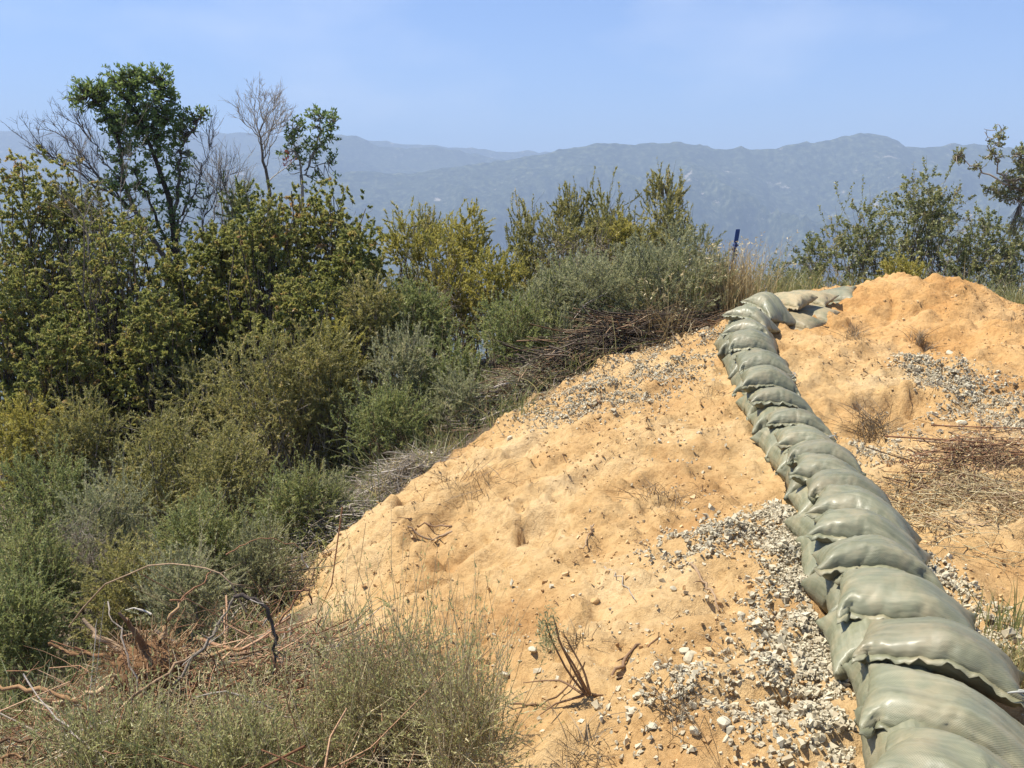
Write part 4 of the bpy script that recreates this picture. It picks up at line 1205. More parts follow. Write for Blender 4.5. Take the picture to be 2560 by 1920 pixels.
def leafy_tree(name, label, base, limbs, blobs, d, seed, leafmat, barkmat, leaf=(0.070, 0.028), twig_r=0.004, group=None, dead=(), rosette=9, cat='tree', deadmat=None, fill=0.66, red_below=9999, red_left=9999):
    r = np.random.default_rng(seed)
    root = empty(name, base, label, cat, group)
    wood, lv = Bag(), Bag()
    allp = []
    for k, (pts, r0, r1) in enumerate(limbs):
        Q = limb_pts(pts, d, seed + k, wob=0.018)
        wood.tubes(Q[None], np.linspace(r0, r1, len(Q))[None], r.random(1), 7)
        for a, b in zip(Q[:-1], Q[1:]):
            allp.append(a + (b - a) * np.linspace(0, 1, 4)[:, None])
    allp = np.concatenate(allp)
    for bx, by, rx, ry, n in blobs:
        n = int(n * fill); rx *= 1.1; ry *= 1.08
        c = at(bx * K, by * K, d); sx = rx * K / FPX * d; sz = ry * K / FPX * d; sy = min(sx, sz) * 1.1
        u = norm(r.normal(size=(n, 3))) * (r.random((n, 1)) ** 0.45)
        e = c + u * np.array([sx, sy, sz])
        # twigs start on the nearest limb
        j = np.array([np.argmin(((allp - q) ** 2).sum(1) + 0.4 * (np.maximum(allp[:, 2] - q[2], 0)) ** 2) for q in e])
        s = allp[j]
        md = s * 0.5 + e * 0.5 + r.normal(0, 0.06, e.shape) + np.array([0, 0, -0.05])
        tt = np.linspace(0, 1, 5)[None].repeat(n, 0)
        wood.tubes(bez(s[:, None], md[:, None], e[:, None], tt), (np.linspace(2.0, 0.7, 5) * twig_r)[None], r.random(n), 3)
        m_ = n * rosette
        ti = np.repeat(np.arange(n), rosette)
        t = 1 - r.random(m_) ** 1.6 * 0.35
        pos = bez(s[ti], md[ti], e[ti], t)
        dr = norm(e[ti] - md[ti]) * 0.45 + r.normal(0, 0.55, (m_, 3)) + np.array([0, 0, 0.25])
        tint = np.clip(0.5 + np.repeat(r.normal(0, 0.16, n), rosette) + r.normal(0, 0.14, m_), 0, 0.955)
        tint = np.where(np.repeat((r.random(n) < 0.22) & (by > red_below) & (bx < red_left), rosette), 0.995, tint)
        lv.leaves(pos, dr, leaf[0] * r.uniform(0.65, 1.25, m_), leaf[1] * r.uniform(0.7, 1.2, m_), tint, r, cup=0.12)
    link_mesh('trunk', wood.mesh('trunk', base, True), barkmat, root)
    link_mesh('crown', lv.mesh('crown', base), leafmat, root)
    if dead:
        db = Bag()
        for k, (pts, r0, r1) in enumerate(dead):
            Q = limb_pts(pts, d, seed + 50 + k, wob=0.02)
            db.tubes(Q[None], np.linspace(r0, r1, len(Q))[None], r.random(1), 5)
            idx = r.integers(4, len(Q) - 1, 13)
            tg = norm(Q[idx + 1] - Q[idx]) + r.normal(0, 0.35, (13, 3)) + np.array([-0.25, 0, 0.5])
            bare_branches(db, Q[idx], tg, 0.34 * r.uniform(0.6, 1.3, 13), 0.0065, 3, r, kids=4)
        link_mesh('dead_branches', db.mesh('dead_branches', base, True), deadmat or W_GREY, root)
    return root


def z1(x, y):
    """pixel of the first enlarged view of the thicket -> 2212 px copy"""
    return (x * 0.40687 / K, (100 + y * 0.40687) / K)


def zl(l): return [z1(*q) for q in l]


D1 = 14.0
b0 = at(*[c * K for c in z1(1110, 1560)], D1); b0[2] = zbase(b0[:1], b0[1:2])[0]
leafy_tree('toyon_tree', 'tallest dark leafy tree with dead lower branches on the left', b0,
           [(zl([(1120, 1900), (1105, 1450), (1075, 1200), (1045, 1010), (985, 830), (930, 660), (880, 560), (830, 420)]), 0.062, 0.016),
            (zl([(1105, 1400), (960, 1250), (830, 1070), (770, 900), (740, 720), (720, 560), (640, 420), (520, 320)]), 0.045, 0.009),
            (zl([(1060, 1080), (1095, 950), (1100, 760), (1110, 640), (1180, 560), (1230, 470)]), 0.030, 0.008),
            (zl([(930, 660), (960, 520), (980, 380), (985, 250)]), 0.020, 0.007),
            (zl([(880, 560), (800, 380), (790, 260), (830, 200)]), 0.018, 0.006),
            (zl([(1075, 1200), (1150, 1010), (1215, 880), (1240, 760)]), 0.022, 0.008),
            (zl([(1085, 1340), (990, 1160), (880, 900), (800, 780)]), 0.028, 0.010)],
           [(*z1(520, 310), 52, 30, 85), (*z1(620, 280), 42, 26, 75), (*z1(760, 270), 48, 42, 150), (*z1(850, 215), 36, 22, 70), (*z1(990, 220), 34, 24, 55), (*z1(930, 330), 50, 38, 130),
            (*z1(830, 420), 66, 42, 190), (*z1(720, 520), 38, 34, 90), (*z1(900, 530), 76, 40, 210), (*z1(1050, 380), 20, 34, 45), (*z1(1020, 480), 36, 30, 80), (*z1(1140, 490), 34, 26, 55), (*z1(1235, 455), 20, 14, 26),
            (*z1(760, 640), 36, 26, 40), (*z1(930, 700), 80, 40, 70), (*z1(1080, 660), 36, 40, 40), (*z1(780, 870), 40, 50, 50), (*z1(1000, 870), 60, 40, 55), (*z1(900, 1020), 76, 46, 60), (*z1(1100, 1080), 40, 60, 50), (*z1(1190, 950), 30, 40, 22),
            (*z1(640, 900), 46, 20, 22), (*z1(560, 390), 40, 26, 50), (*z1(640, 440), 30, 26, 36), (*z1(980, 620), 60, 36, 70), (*z1(700, 760), 50, 30, 40), (*z1(1080, 800), 46, 40, 46), (*z1(860, 900), 60, 40, 60), (*z1(1010, 1180), 60, 50, 60), (*z1(820, 1180), 50, 40, 45)],
           D1, 91, L_TOYON, W_DARK, dead=[
            (zl([(900, 1120), (760, 980), (640, 930), (480, 830), (330, 730), (215, 620)]), 0.022, 0.005), (zl([(800, 1030), (640, 860), (520, 760), (380, 740), (210, 700)]), 0.018, 0.004),
            (zl([(770, 900), (660, 760), (560, 640), (480, 510)]), 0.016, 0.004), (zl([(760, 1000), (620, 880), (500, 700), (400, 600)]), 0.016, 0.004), (zl([(830, 1150), (700, 1120), (560, 1080), (430, 960)]), 0.016, 0.004),
            (zl([(1080, 1250), (1160, 1040), (1230, 850), (1300, 640)]), 0.014, 0.004), (zl([(900, 1250), (800, 1180), (640, 1150), (560, 1200)]), 0.014, 0.004),
            (zl([(1110, 1400), (1230, 1230), (1300, 1000), (1400, 860)]), 0.014, 0.004)], deadmat=W_DEAD)

D2 = 15.0
b1 = at(*[c * K for c in z1(1870, 1250)], D2); b1[2] = zbase(b1[:1], b1[1:2])[0]
leafy_tree('toyon_tree', 'small open leafy tree with a few red leaves beside the bare tree', b1,
           [(zl([(1880, 1500), (1860, 1100), (1855, 860), (1870, 800), (1930, 690), (1960, 560), (1970, 480)]), 0.034, 0.008), (zl([(1858, 870), (1840, 740), (1800, 640), (1790, 560)]), 0.020, 0.006),
            (zl([(1870, 800), (1960, 770), (2030, 760)]), 0.012, 0.005), (zl([(1930, 690), (2000, 600), (2060, 500)]), 0.012, 0.005)],
           [(*z1(1930, 450), 26, 14, 32), (*z1(2040, 470), 22, 16, 30), (*z1(1860, 510), 26, 18, 36), (*z1(1970, 540), 34, 22, 50), (*z1(1800, 590), 22, 20, 34), (*z1(1900, 620), 36, 22, 48), (*z1(2030, 600), 22, 30, 34),
            (*z1(1770, 690), 30, 20, 38), (*z1(1870, 720), 24, 20, 26), (*z1(1990, 700), 34, 18, 30), (*z1(2030, 740), 16, 12, 12), (*z1(1990, 860), 36, 18, 34), (*z1(1780, 760), 14, 14, 10)],
           D2, 131, L_TOYON, W_GREY, leaf=(0.066, 0.026), fill=0.55, red_below=z1(0, 670)[1], red_left=z1(1800, 0)[0])
b2 = at(*[c * K for c in z1(1660, 1200)], 15.0); b2[2] = zbase(b2[:1], b2[1:2])[0]
root = empty('bare_tree', b2, 'leafless silvery tree with fine upright twigs against the sky', 'tree')
bw = Bag(); r_ = np.random.default_rng(4)
Q = limb_pts(zl([(1690, 1500), (1660, 1050), (1635, 850), (1615, 700), (1600, 600), (1610, 480)]), 15.0, 8)
bw.tubes(Q[None], np.linspace(0.036, 0.010, len(Q))[None], np.array([0.1]), 6)
tw = Bag()
idx = np.array([5, 6, 7, 7, 8, 8, 9, 9, 10, 10, 11, 11, 12, 12, 13, 13])
di = np.stack([r_.choice([-1, 1], len(idx)) * r_.uniform(0.15, 0.8, len(idx)), r_.normal(0, 0.4, len(idx)), np.full(len(idx), 0.85)], 1)
bare_branches(tw, Q[idx], di, np.linspace(0.55, 0.38, len(idx)), 0.009, 4, r_, kids=4, up=0.32)
link_mesh('trunk', bw.mesh('trunk', b2, True), W_GREY, root)
link_mesh('crown', tw.mesh('crown', b2, True), W_PALE, root)
# low dead thicket between the trees
for k, (px, py, dd, h, lab) in enumerate([(1330, 1000, 14.4, 0.75, 'dead grey thicket right of the tallest tree'), (1480, 980, 14.8, 0.7, 'dead pale thicket at the foot of the bare tree'), (560, 1020, 12.6, 0.7, 'dead twigs between the left scrub and the tallest tree'),
                                          (640, 1330, 11.0, 0.5, 'dead branches in the dark gap of the thicket')]):
    p = at(*[c * K for c in z1(px, py)], dd)
    gz_ = zbase(p[:1], p[1:2])[0]
    base = np.array([p[0], p[1], gz_])
    root = empty('dead_shrub', base, lab, 'shrub', 'dead grey shrubs')
    bg = Bag(); rr_ = np.random.default_rng(600 + k)
    m_ = 5
    st = base + rr_.normal(0, 0.10, (m_, 3)) * np.array([1, 1, 0])
    tpz = p + rr_.normal(0, 0.28, (m_, 3))
    for a, b in zip(st, tpz):
        Qb = a + (b - a) * np.linspace(0, 1, 8)[:, None] + np.concatenate([np.zeros((1, 3)), rr_.normal(0, 0.03, (7, 3))])
        bg.tubes(Qb[None], np.linspace(0.016, 0.006, 8)[None], rr_.random(1), 5)
        bare_branches(bg, Qb[[4, 5, 6, 7, 7]], norm(b - a)[None] + rr_.normal(0, 0.4, (5, 3)), h * 0.7, 0.006, 3, rr_, kids=4, up=0.3)
    link_mesh('branches', bg.mesh('branches', base, True), W_GREY if k != 1 else W_PALE, root)

# tree entering at the right edge
def z3(x, y): return ((1700 + x * 0.38879) / K, (300 + y * 0.38879) / K)


D3 = 12.0
b3 = at(2680, 800, D3); b3[2] = zbase(b3[:1], b3[1:2])[0]
leafy_tree('scrub_oak_tree', 'wiry small leaved tree reaching in from the right edge', b3,
           [([(2316, 760), z3(2560, 800), z3(2420, 560), z3(2300, 300)], 0.05, 0.014), ([z3(2420, 560), z3(2250, 470), z3(2120, 420), z3(1990, 365), z3(1890, 305), z3(1790, 240)], 0.022, 0.004),
            ([z3(2150, 430), z3(2050, 330), z3(2020, 220), z3(2060, 60)], 0.014, 0.003), ([z3(2400, 600), z3(2280, 540), z3(2150, 510), z3(2000, 430)], 0.014, 0.004), ([z3(2350, 420), z3(2250, 300), z3(2180, 240), z3(2200, 190)], 0.018, 0.005),
            ([z3(2010, 230), z3(1970, 120), z3(1960, 60)], 0.008, 0.003)],
           [(*z3(1800, 235), 15, 22, 32), (*z3(1900, 300), 12, 16, 14), (*z3(2010, 210), 22, 36, 42), (*z3(2060, 90), 18, 26, 20), (*z3(2000, 430), 18, 16, 34), (*z3(2100, 480), 32, 18, 70), (*z3(2180, 380), 34, 36, 130), (*z3(2210, 250), 30, 34, 110),
            (*z3(2280, 470), 36, 32, 150), (*z3(2380, 380), 50, 50, 220), (*z3(2160, 700), 22, 40, 50)],
           D3, 171, L_OAK, W_GREY, leaf=(0.030, 0.017), twig_r=0.0028, rosette=11, fill=1.0)

# ---- dry grass tufts and low grass
def grass(bag, cx, cy, n, spread, h, rr, tint=(0.5, 0.25), wid=0.006, bendy=0.5, heads=0.0):
    x = cx + rr.normal(0, spread, n); y = cy + rr.normal(0, spread, n)
    z = zground(x, y)
    p0 = np.stack([x, y, z - 0.01], 1)
    hh = h * rr.uniform(0.5, 1.2, n)
    a = rr.uniform(0, 2 * math.pi, n); ln = np.abs(rr.normal(0, bendy, n))
    d = np.stack([np.cos(a) * ln, np.sin(a) * ln, np.ones(n)], 1)
    m1 = p0 + d * np.array([0.3, 0.3, 0.6]) * hh[:, None]
    e = p0 + d * np.array([1, 1, 0.85]) * hh[:, None]
    s = norm(np.cross(d, rr.normal(size=(n, 3)))) * wid * 0.5
    t = np.array([0, 0.35, 0.7, 1.0]); w = np.array([0.8, 1.0, 0.7, 0.1])
    c = bez(p0[:, None], m1[:, None], e[:, None], np.broadcast_to(t, (n, 4)))
    v = np.stack([c - s[:, None] * w[None, :, None], c + s[:, None] * w[None, :, None]], 2).reshape(-1, 3)
    b = (np.arange(n) * 8)[:, None]; k = np.arange(3)[None] * 2
    f = np.stack([b + k, b + k + 1, b + k + 3, b + k + 2], -1).reshape(-1, 4)
    tn = np.clip(rr.normal(tint[0], tint[1], n), 0, 1)
    bag.add(v, f, np.repeat(tn, 8))
    if heads:
        q = np.flatnonzero(rr.random(n) < heads)
        for rep in range(3):
            bag.leaves(c[q, 3] + rr.normal(0, 0.012, (len(q), 3)), d[q] * np.array([1, 1, -0.1]) + rr.normal(0, 0.4, (len(q), 3)), 0.045, 0.012, np.clip(tn[q] + 0.3, 0, 1), rr)


def tuft(name, px, py, n, spread, h, label, mat, seed, group, **kw):
    p = ground_hit(px * K, py * K) if py else None
    bg = Bag(); grass(bg, p[0], p[1], n, spread, h, np.random.default_rng(seed), **kw)
    o = link_mesh(name, bg.mesh(name, p), mat); o.location = Vector(p.tolist())
    return tag(o, label, 'grass', group)


def tuft_at(name, x, y, n, spread, h, label, mat, seed, group, **kw):
    z = float(zbase(np.array([x]), np.array([y]))[0])
    bg = Bag(); grass(bg, x, y, n, spread, h, np.random.default_rng(seed), **kw)
    o = link_mesh(name, bg.mesh(name, (x, y, z)), mat); o.location = (x, y, z)
    return tag(o, label, 'grass', group)


G1 = 'dry grass tufts behind the wall'
tuft_at('grass_tuft', 1.62, 9.85, 420, 0.16, 0.62, 'golden dry grass right beside the first bend of the wall', L_STRAW, 1, G1, heads=0.25, bendy=0.35)
tuft_at('grass_tuft', 2.45, 10.35, 520, 0.18, 0.82, 'tall golden grass in front of the blue stake', L_STRAW, 2, G1, heads=0.35, bendy=0.35)
tuft_at('grass_tuft', 2.35, 10.5, 320, 0.22, 0.55, 'straw coloured grass behind the bend of the wall', L_STRAW, 3, G1, heads=0.3)
tuft_at('grass_tuft', 1.50, 9.45, 300, 0.13, 0.38, 'reddish dry grass at the foot of the wall', L_STRAW, 4, G1, tint=(0.2, 0.15))
tuft_at('grass_tuft', 3.1, 11.1, 500, 0.35, 0.42, 'low greenish grass left of the mound', L_GRASS, 5, G1, tint=(0.55, 0.25))
tuft_at('grass_tuft', 2.6, 11.6, 400, 0.4, 0.45, 'grass patch behind the last sandbags', L_GRASS, 6, G1, tint=(0.5, 0.3), heads=0.2)
tuft_at('grass_tuft', 6.35, 10.3, 800, 0.38, 0.42, 'green grass at the right shoulder of the mound', L_GRASS, 7, G1, tint=(0.5, 0.25), heads=0.1)
tuft_at('grass_tuft', 5.9, 11.2, 700, 0.4, 0.5, 'grass with reddish stalks behind the mound shoulder', L_GRASS, 8, G1, tint=(0.6, 0.25))
tuft_at('grass_tuft', 4.1, 11.9, 600, 0.5, 0.4, 'grass fringe behind the mound crest', L_GRASS, 9, G1, tint=(0.5, 0.25))
G2 = 'dry tufts on the mound'
tuft('grass_tuft', 1843, 745, 70, 0.05, 0.14, 'sparse brown tuft on the sand right of the wall', L_LITTER, 11, G2, wid=0.004, bendy=1.2)
tuft('grass_tuft', 1988, 742, 150, 0.04, 0.15, 'compact brown tuft on the mound', L_LITTER, 12, G2, wid=0.004, bendy=0.9)
tuft('grass_tuft', 1880, 930, 190, 0.06, 0.18, 'dry matted tuft at the edge of the hollow', L_LITTER, 13, G2, wid=0.004, bendy=1.2)
tuft('grass_tuft', 2165, 1400, 60, 0.05, 0.28, 'thin green sprig right of the wall', L_GRASS, 14, G2, wid=0.004, bendy=0.4)
tuft('grass_tuft', 2200, 1490, 220, 0.07, 0.2, 'yellowish grass tuft at the right edge by the near sandbags', L_GRASS, 15, G2, wid=0.005, tint=(0.8, 0.2))

# straw and litter on the ground under the brush: nobody could count it
rr_ = np.random.default_rng(77)
bg = Bag()
n = 26000
x = rr_.uniform(-7, 3.5, n); y = rr_.uniform(2.0, 12.5, n)
k_ = sandness(x, y) < 0.35
x, y = x[k_], y[k_]
z = zbase(x, y) + np.abs(rr_.normal(0, 0.09, len(x)))
dd = np.stack([rr_.normal(size=len(x)), rr_.normal(size=len(x)), rr_.normal(0, 0.35, len(x))], 1)
bg.leaves(np.stack([x, y, z], 1), dd, rr_.uniform(0.03, 0.22, len(x)), 0.006, np.clip(rr_.normal(0.5, 0.25, len(x)), 0, 1), rr_)
tag(link_mesh('leaf_litter', bg.mesh('leaf_litter'), L_LITTER), 'dry twigs and litter on the ground under the brush', 'litter', kind='stuff')
bg = Bag()
for q in range(620):
    x = rr_.uniform(-5.5, 1.2); y = rr_.uniform(2.2, 10.5)
    if sandness(np.array([x]), np.array([y]))[0] > 0.25: continue
    grass(bg, x, y, 34, 0.14, rr_.uniform(0.15, 0.5), rr_, tint=(0.45, 0.3), wid=0.006, bendy=0.8)
tag(link_mesh('undergrowth_grass', bg.mesh('undergrowth_grass'), L_GRASS), 'thin grass and weeds growing between the bushes', 'grass', kind='stuff')


# ---- heaps of cut brush
def heap(name, centre, length, width, height, ang, n, sl, mats, label, seed, leafy=0, leafmat=None, curl=0.2, cat='brush pile', rad=0.005, align=0.35):
    """a pile of loose cut sticks, laid roughly along one direction"""
    r = np.random.default_rng(seed)
    cx, cy = centre
    gz_ = float(zbase(np.array([cx]), np.array([cy]))[0])
    root = empty(name, (cx, cy, gz_), label, cat)
    bags = [Bag() for _ in mats]; lf = Bag()
    u = r.normal(0, 0.42, n).clip(-1, 1); v = r.normal(0, 0.42, n).clip(-1, 1)
    c, s = math.cos(ang), math.sin(ang)
    x = cx + u * length / 2 * c - v * width / 2 * s
    y = cy + u * length / 2 * s + v * width / 2 * c
    top = height * np.clip(1 - (u * 0.9) ** 2 - (v * 0.95) ** 2, 0.05, 1)
    z = zbase(x, y) + r.random(n) * top + 0.02
    a = ang + r.normal(0, align, n)
    el = r.normal(0.04, 0.17, n)
    d = np.stack([np.cos(a) * np.cos(el), np.sin(a) * np.cos(el), np.sin(el)], 1)
    L_ = sl * r.uniform(0.35, 1.3, n)
    P = np.stack([x, y, z], 1)
    t = np.linspace(-0.5, 0.5, 6)
    bend = r.normal(0, curl, (n, 3)) * np.array([1, 1, 0.5])
    pts = P[:, None] + d[:, None] * (L_[:, None] * t)[..., None] + bend[:, None] * (L_[:, None] * t ** 2)[..., None]
    pts[..., 2] = np.maximum(pts[..., 2], zbase(pts[..., 0], pts[..., 1]) + 0.01)
    R = rad * r.lognormal(0, 0.45, n)
    w = r.integers(0, len(mats), n)
    for k, bgk in enumerate(bags):
        q = w == k
        if q.sum(): bgk.tubes(pts[q], R[q][:, None] * np.linspace(1, 0.45, 6)[None], r.random(q.sum()), 3)
    for k, (bgk, m) in enumerate(zip(bags, mats)):
        link_mesh('sticks', bgk.mesh('sticks', (cx, cy, gz_), True), m, root)
    if leafy:
        si = r.integers(0, n, leafy); k = r.integers(0, 6, leafy)
        pos = pts[si, k] + r.normal(0, 0.015, (leafy, 3))
        lf.leaves(pos, d[si] * 0.8 + r.normal(0, 0.6, (leafy, 3)), r.uniform(0.02, 0.045, leafy), r.uniform(0.006, 0.012, leafy), np.clip(r.normal(0.55, 0.22, leafy), 0, 1), r)
        link_mesh('leaves', lf.mesh('leaves', (cx, cy, gz_)), leafmat, root)
    return root


heap('brush_pile', (0.95, 9.35), 2.5, 0.7, 0.36, 0.28, 900, 0.75, [W_DARK, W_BROWN, W_DARK], 'dark pile of cut brown sticks along the edge of the sand', 21, leafy=2600, leafmat=L_SAGE, rad=0.0045, curl=0.5, align=0.5)
heap('brush_pile', (-0.05, 8.85), 1.2, 0.65, 0.34, 0.55, 420, 0.5, [W_BROWN, W_GREY], 'lighter heap of cut brush left of the dark pile', 22, leafy=5200, leafmat=L_SAGE, rad=0.0035, curl=0.6, align=0.8)
heap('straw_heap', (-1.05, 7.7), 1.1, 0.7, 0.25, 0.5, 900, 0.4, [W_PALE, W_GREY], 'heap of pale dry straw-like twigs at the edge of the bank', 23, rad=0.0022, curl=1.0, align=1.1, leafy=2500, leafmat=L_STRAW)
heap('straw_heap', (-1.55, 7.05), 1.0, 0.6, 0.28, 0.2, 480, 0.45, [W_GREY, W_PALE], 'grey twigs spilling over the bank with forked ends', 24, leafy=4800, leafmat=L_GREEN, rad=0.003, curl=0.8, align=1.0)
heap('brush_pile', (-1.9, 6.2), 1.3, 0.8, 0.30, 0.9, 420, 0.55, [W_GREY, W_BROWN], 'tangle of grey brush below the cut bank', 25, leafy=4200, leafmat=L_SAGE, rad=0.0038, curl=0.5, align=0.8)
heap('brush_pile', (-1.35, 3.95), 1.5, 0.8, 0.34, 0.75, 300, 0.85, [W_BROWN, W_RED, W_GREY], 'heap of pulled out branches and roots in the foreground', 26, leafy=3600, leafmat=L_SAGE, rad=0.0052, curl=0.35, align=0.45)
heap('brush_pile', (-0.75, 3.75), 0.9, 0.6, 0.22, 0.6, 170, 0.6, [W_RED, W_BROWN], 'reddish cut twigs right of the uprooted stump', 27, leafy=1500, leafmat=L_SAGE, rad=0.0042, curl=0.35, align=0.5)
heap('brush_pile', (-2.1, 3.5), 1.3, 0.8, 0.16, 0.2, 200, 0.6, [W_GREY, W_BROWN], 'loose grey twigs in the lower left corner', 28, leafy=2200, leafmat=L_GRASS, rad=0.0036, curl=0.4, align=0.9)
# right side: red twigs and matted straw
pr = ground_hit(2090 * K, 1030 * K)
heap('brush_pile', (pr[0] + 0.05, pr[1]), 1.1, 0.45, 0.30, 0.35, 280, 0.6, [W_RED, W_BROWN, W_BROWN], 'bundle of reddish dry twigs right of the wall', 29, rad=0.0026, curl=0.6, align=0.6, leafy=900, leafmat=L_STRAW)
pr2 = ground_hit(2120 * K, 1110 * K)
heap('straw_heap', (pr2[0] + 0.25, pr2[1] - 0.05), 2.2, 1.7, 0.13, -0.3, 1900, 0.30, [W_STRAW, W_BROWN, W_STRAW], 'mat of dry straw at the right edge below the red twigs', 30, rad=0.0021, curl=0.7, align=1.4, leafy=3500, leafmat=L_STRAW)

# ---- single sticks lying about
def stick(pts, d, r0, r1, label, mat, name='fallen_stick', group='sticks lying on the sand', on_ground=True, lift=0.012, n=14, wob=0.006):
    rs = np.random.default_rng(int(abs(pts[0][0] * 7 + pts[0][1])))
    if on_ground:
        g = np.array([ground_hit(x * K, y * K) for x, y in pts])
        g[:, 2] = zground(g[:, 0], g[:, 1]) + lift
    else:
        g = np.array([at(q[0] * K, q[1] * K, q[2] if len(q) > 2 else d) for q in pts])
    t = np.linspace(0, 1, len(g)); tt = np.linspace(0, 1, n)
    Qs = np.stack([np.interp(tt, t, g[:, k]) for k in range(3)], 1)
    for _ in range(2): Qs[1:-1] = (Qs[:-2] + 2 * Qs[1:-1] + Qs[2:]) / 4
    Qs += rs.normal(0, wob, Qs.shape)
    if on_ground: Qs[:, 2] = np.maximum(Qs[:, 2], zground(Qs[:, 0], Qs[:, 1]) + r1 * 0.5)
    bgs = Bag()
    r0, r1 = r0 * 0.58, r1 * 0.58
    bgs.tubes(Qs[None], (np.linspace(r0, r1, n) * (1 + 0.15 * rs.normal(size=n)))[None], np.array([rs.random()]), 6)
    # side twigs and snapped stubs
    if len(pts) > 2 and r0 > 0.0035:
        ks = rs.integers(2, n - 2, 5)
        for kk in ks:
            dd_ = norm(norm(Qs[kk + 1] - Qs[kk]) * 0.5 + rs.normal(0, 0.6, 3)); ll = rs.uniform(0.02, 0.12)
            sp = Qs[kk] + dd_[None] * (ll * np.linspace(0, 1, 4))[:, None] + rs.normal(0, 0.004, (4, 3)) * np.linspace(0, 1, 4)[:, None]
            bgs.tubes(sp[None], (r0 * 0.45 * np.linspace(1, 0.5, 4))[None], np.array([rs.random()]), 4)
    # closed ends
    k = len(bgs.v[0])
    bgs.add(np.concatenate([bgs.v[0][:4], bgs.v[0][-4:]]), np.array([[3, 2, 1, 0], [4, 5, 6, 7]]), np.full(8, 0.8))
    o = link_mesh(name, bgs.mesh(name, Qs[0], True), mat); o.location = Vector(Qs[0].tolist())
    return tag(o, label, 'stick', group)


stick([(1492, 1258), (1515, 1275), (1535, 1293), (1553, 1313)], 0, 0.013, 0.009, 'brown stick lying alone on the sand left of the wall', W_BROWN)
stick([(1298, 895), (1296, 885), (1288, 872)], 0, 0.016, 0.010, 'short dark forked stub standing by the upper gravel', W_BROWN, lift=0.03)
stick([(1318, 1465), (1350, 1436), (1385, 1410), (1430, 1398)], 0, 0.013, 0.007, 'curved thicker branch on the sand beside the dead sprig', W_BROWN)
stick([(975, 1140), (930, 1158), (880, 1175)], 0, 0.018, 0.009, 'dark root along the foot of the bank', W_BROWN)
stick([(975, 1132), (900, 1142), (850, 1165)], 0, 0.012, 0.006, 'thin root just above the dark one at the bank', W_BROWN)
stick([(1305, 1250), (1340, 1275), (1375, 1305)], 0, 0.006, 0.004, 'pale straw stalk lying on the sand', L_STRAW and W_PALE)
stick([(1280, 1160), (1275, 1185), (1262, 1208)], 0, 0.010, 0.006, 'short root sticking out of the slope', W_BROWN)
stick([(1600, 1395, 3.75), (1597, 1412, 3.74), (1590, 1425, 3.73)], 3.75, 0.005, 0.003, 'short standing twig near the small stone pile', W_DARK, on_ground=False, wob=0.002)
stick([(1230, 1290, 4.3), (1245, 1330, 4.32), (1262, 1370, 4.33), (1266, 1395, 4.34)], 4.3, 0.004, 0.007, 'thin bent dead stalk standing in the sand', W_BROWN, on_ground=False, wob=0.003)
stick([(1100, 1505), (1180, 1505), (1240, 1460), (1260, 1440)], 0, 0.007, 0.005, 'forked dry root crossing the dead sprig', W_BROWN)


def z7(x, y, d=None):
    q = (x * 0.40687 / K, (1245 + y * 0.40687) / K)
    return q if d is None else (*q, d)


FG = 'pulled branches of the foreground heap'
stick([z7(430, 800, 4.1), z7(500, 680, 4.05), z7(560, 600, 4.0), z7(780, 450, 3.8), z7(1000, 400, 3.7), z7(1200, 385, 3.65), z7(1330, 440, 3.6), z7(1460, 560, 3.6), z7(1500, 700, 3.6)], 3.7, 0.0065, 0.005, 'long thin branch arching over the foreground heap', W_BROWN, 'branch', FG, False)
stick([z7(1060, 1150, 3.3), z7(1250, 930, 3.35), z7(1340, 780, 3.4), z7(1430, 615, 3.4)], 3.4, 0.011, 0.009, 'straight grey branch rising to the bend of the dark one', W_GREY, 'branch', FG, False)
stick([z7(1430, 600, 3.4), z7(1560, 610, 3.4), z7(1640, 670, 3.4), z7(1685, 790, 3.4), z7(1700, 960, 3.4), z7(1690, 1080, 3.4)], 3.4, 0.014, 0.010, 'dark branch bent over like a hook', W_DEAD, 'branch', FG, False)
stick([z7(290, 900, 4.0), z7(370, 915, 4.0), z7(420, 955, 4.0), z7(550, 965, 3.95), z7(780, 960, 3.9)], 4, 0.012, 0.017, 'orange brown root reaching left from the stump', W_ORANGE, 'root', FG, False)
stick([z7(-40, 1150, 3.5), z7(200, 1180, 3.5), z7(380, 1205, 3.5), z7(470, 1260, 3.5), z7(600, 1330, 3.5)], 3.5, 0.013, 0.017, 'thick peeled root entering at the left edge', W_ORANGE, 'root', FG, False)
stick([z7(-40, 1480, 3.2), z7(180, 1490, 3.2), z7(320, 1470, 3.2), z7(420, 1420, 3.25)], 3.2, 0.011, 0.009, 'lower brown root at the left edge', W_BROWN, 'root', FG, False)
stick([z7(-20, 1640, 3.0), z7(60, 1560, 3.0), z7(140, 1600, 3.0), z7(220, 1640, 3.0)], 3.0, 0.012, 0.009, 'orange root arching in the bottom left corner', W_ORANGE, 'root', FG, False)
stick([z7(770, 690, 3.8), z7(830, 668, 3.8), z7(930, 715, 3.8)], 3.8, 0.003, 0.009, 'bleached white splinter on the brush', W_WHITE, 'splinter', FG, False, n=8, wob=0.001)
stick([z7(525, 1430, 3.3), z7(570, 1050, 3.35), z7(595, 740, 3.4)], 3.3, 0.003, 0.002, 'pale straight stalk standing in front of the stump', W_PALE, 'stalk', FG, False, wob=0.001)
stick([z7(550, 1420, 3.32), z7(590, 1100, 3.36), z7(640, 640, 3.4)], 3.3, 0.003, 0.002, 'second pale stalk leaning beside the straight one', W_PALE, 'stalk', FG, False, wob=0.001)
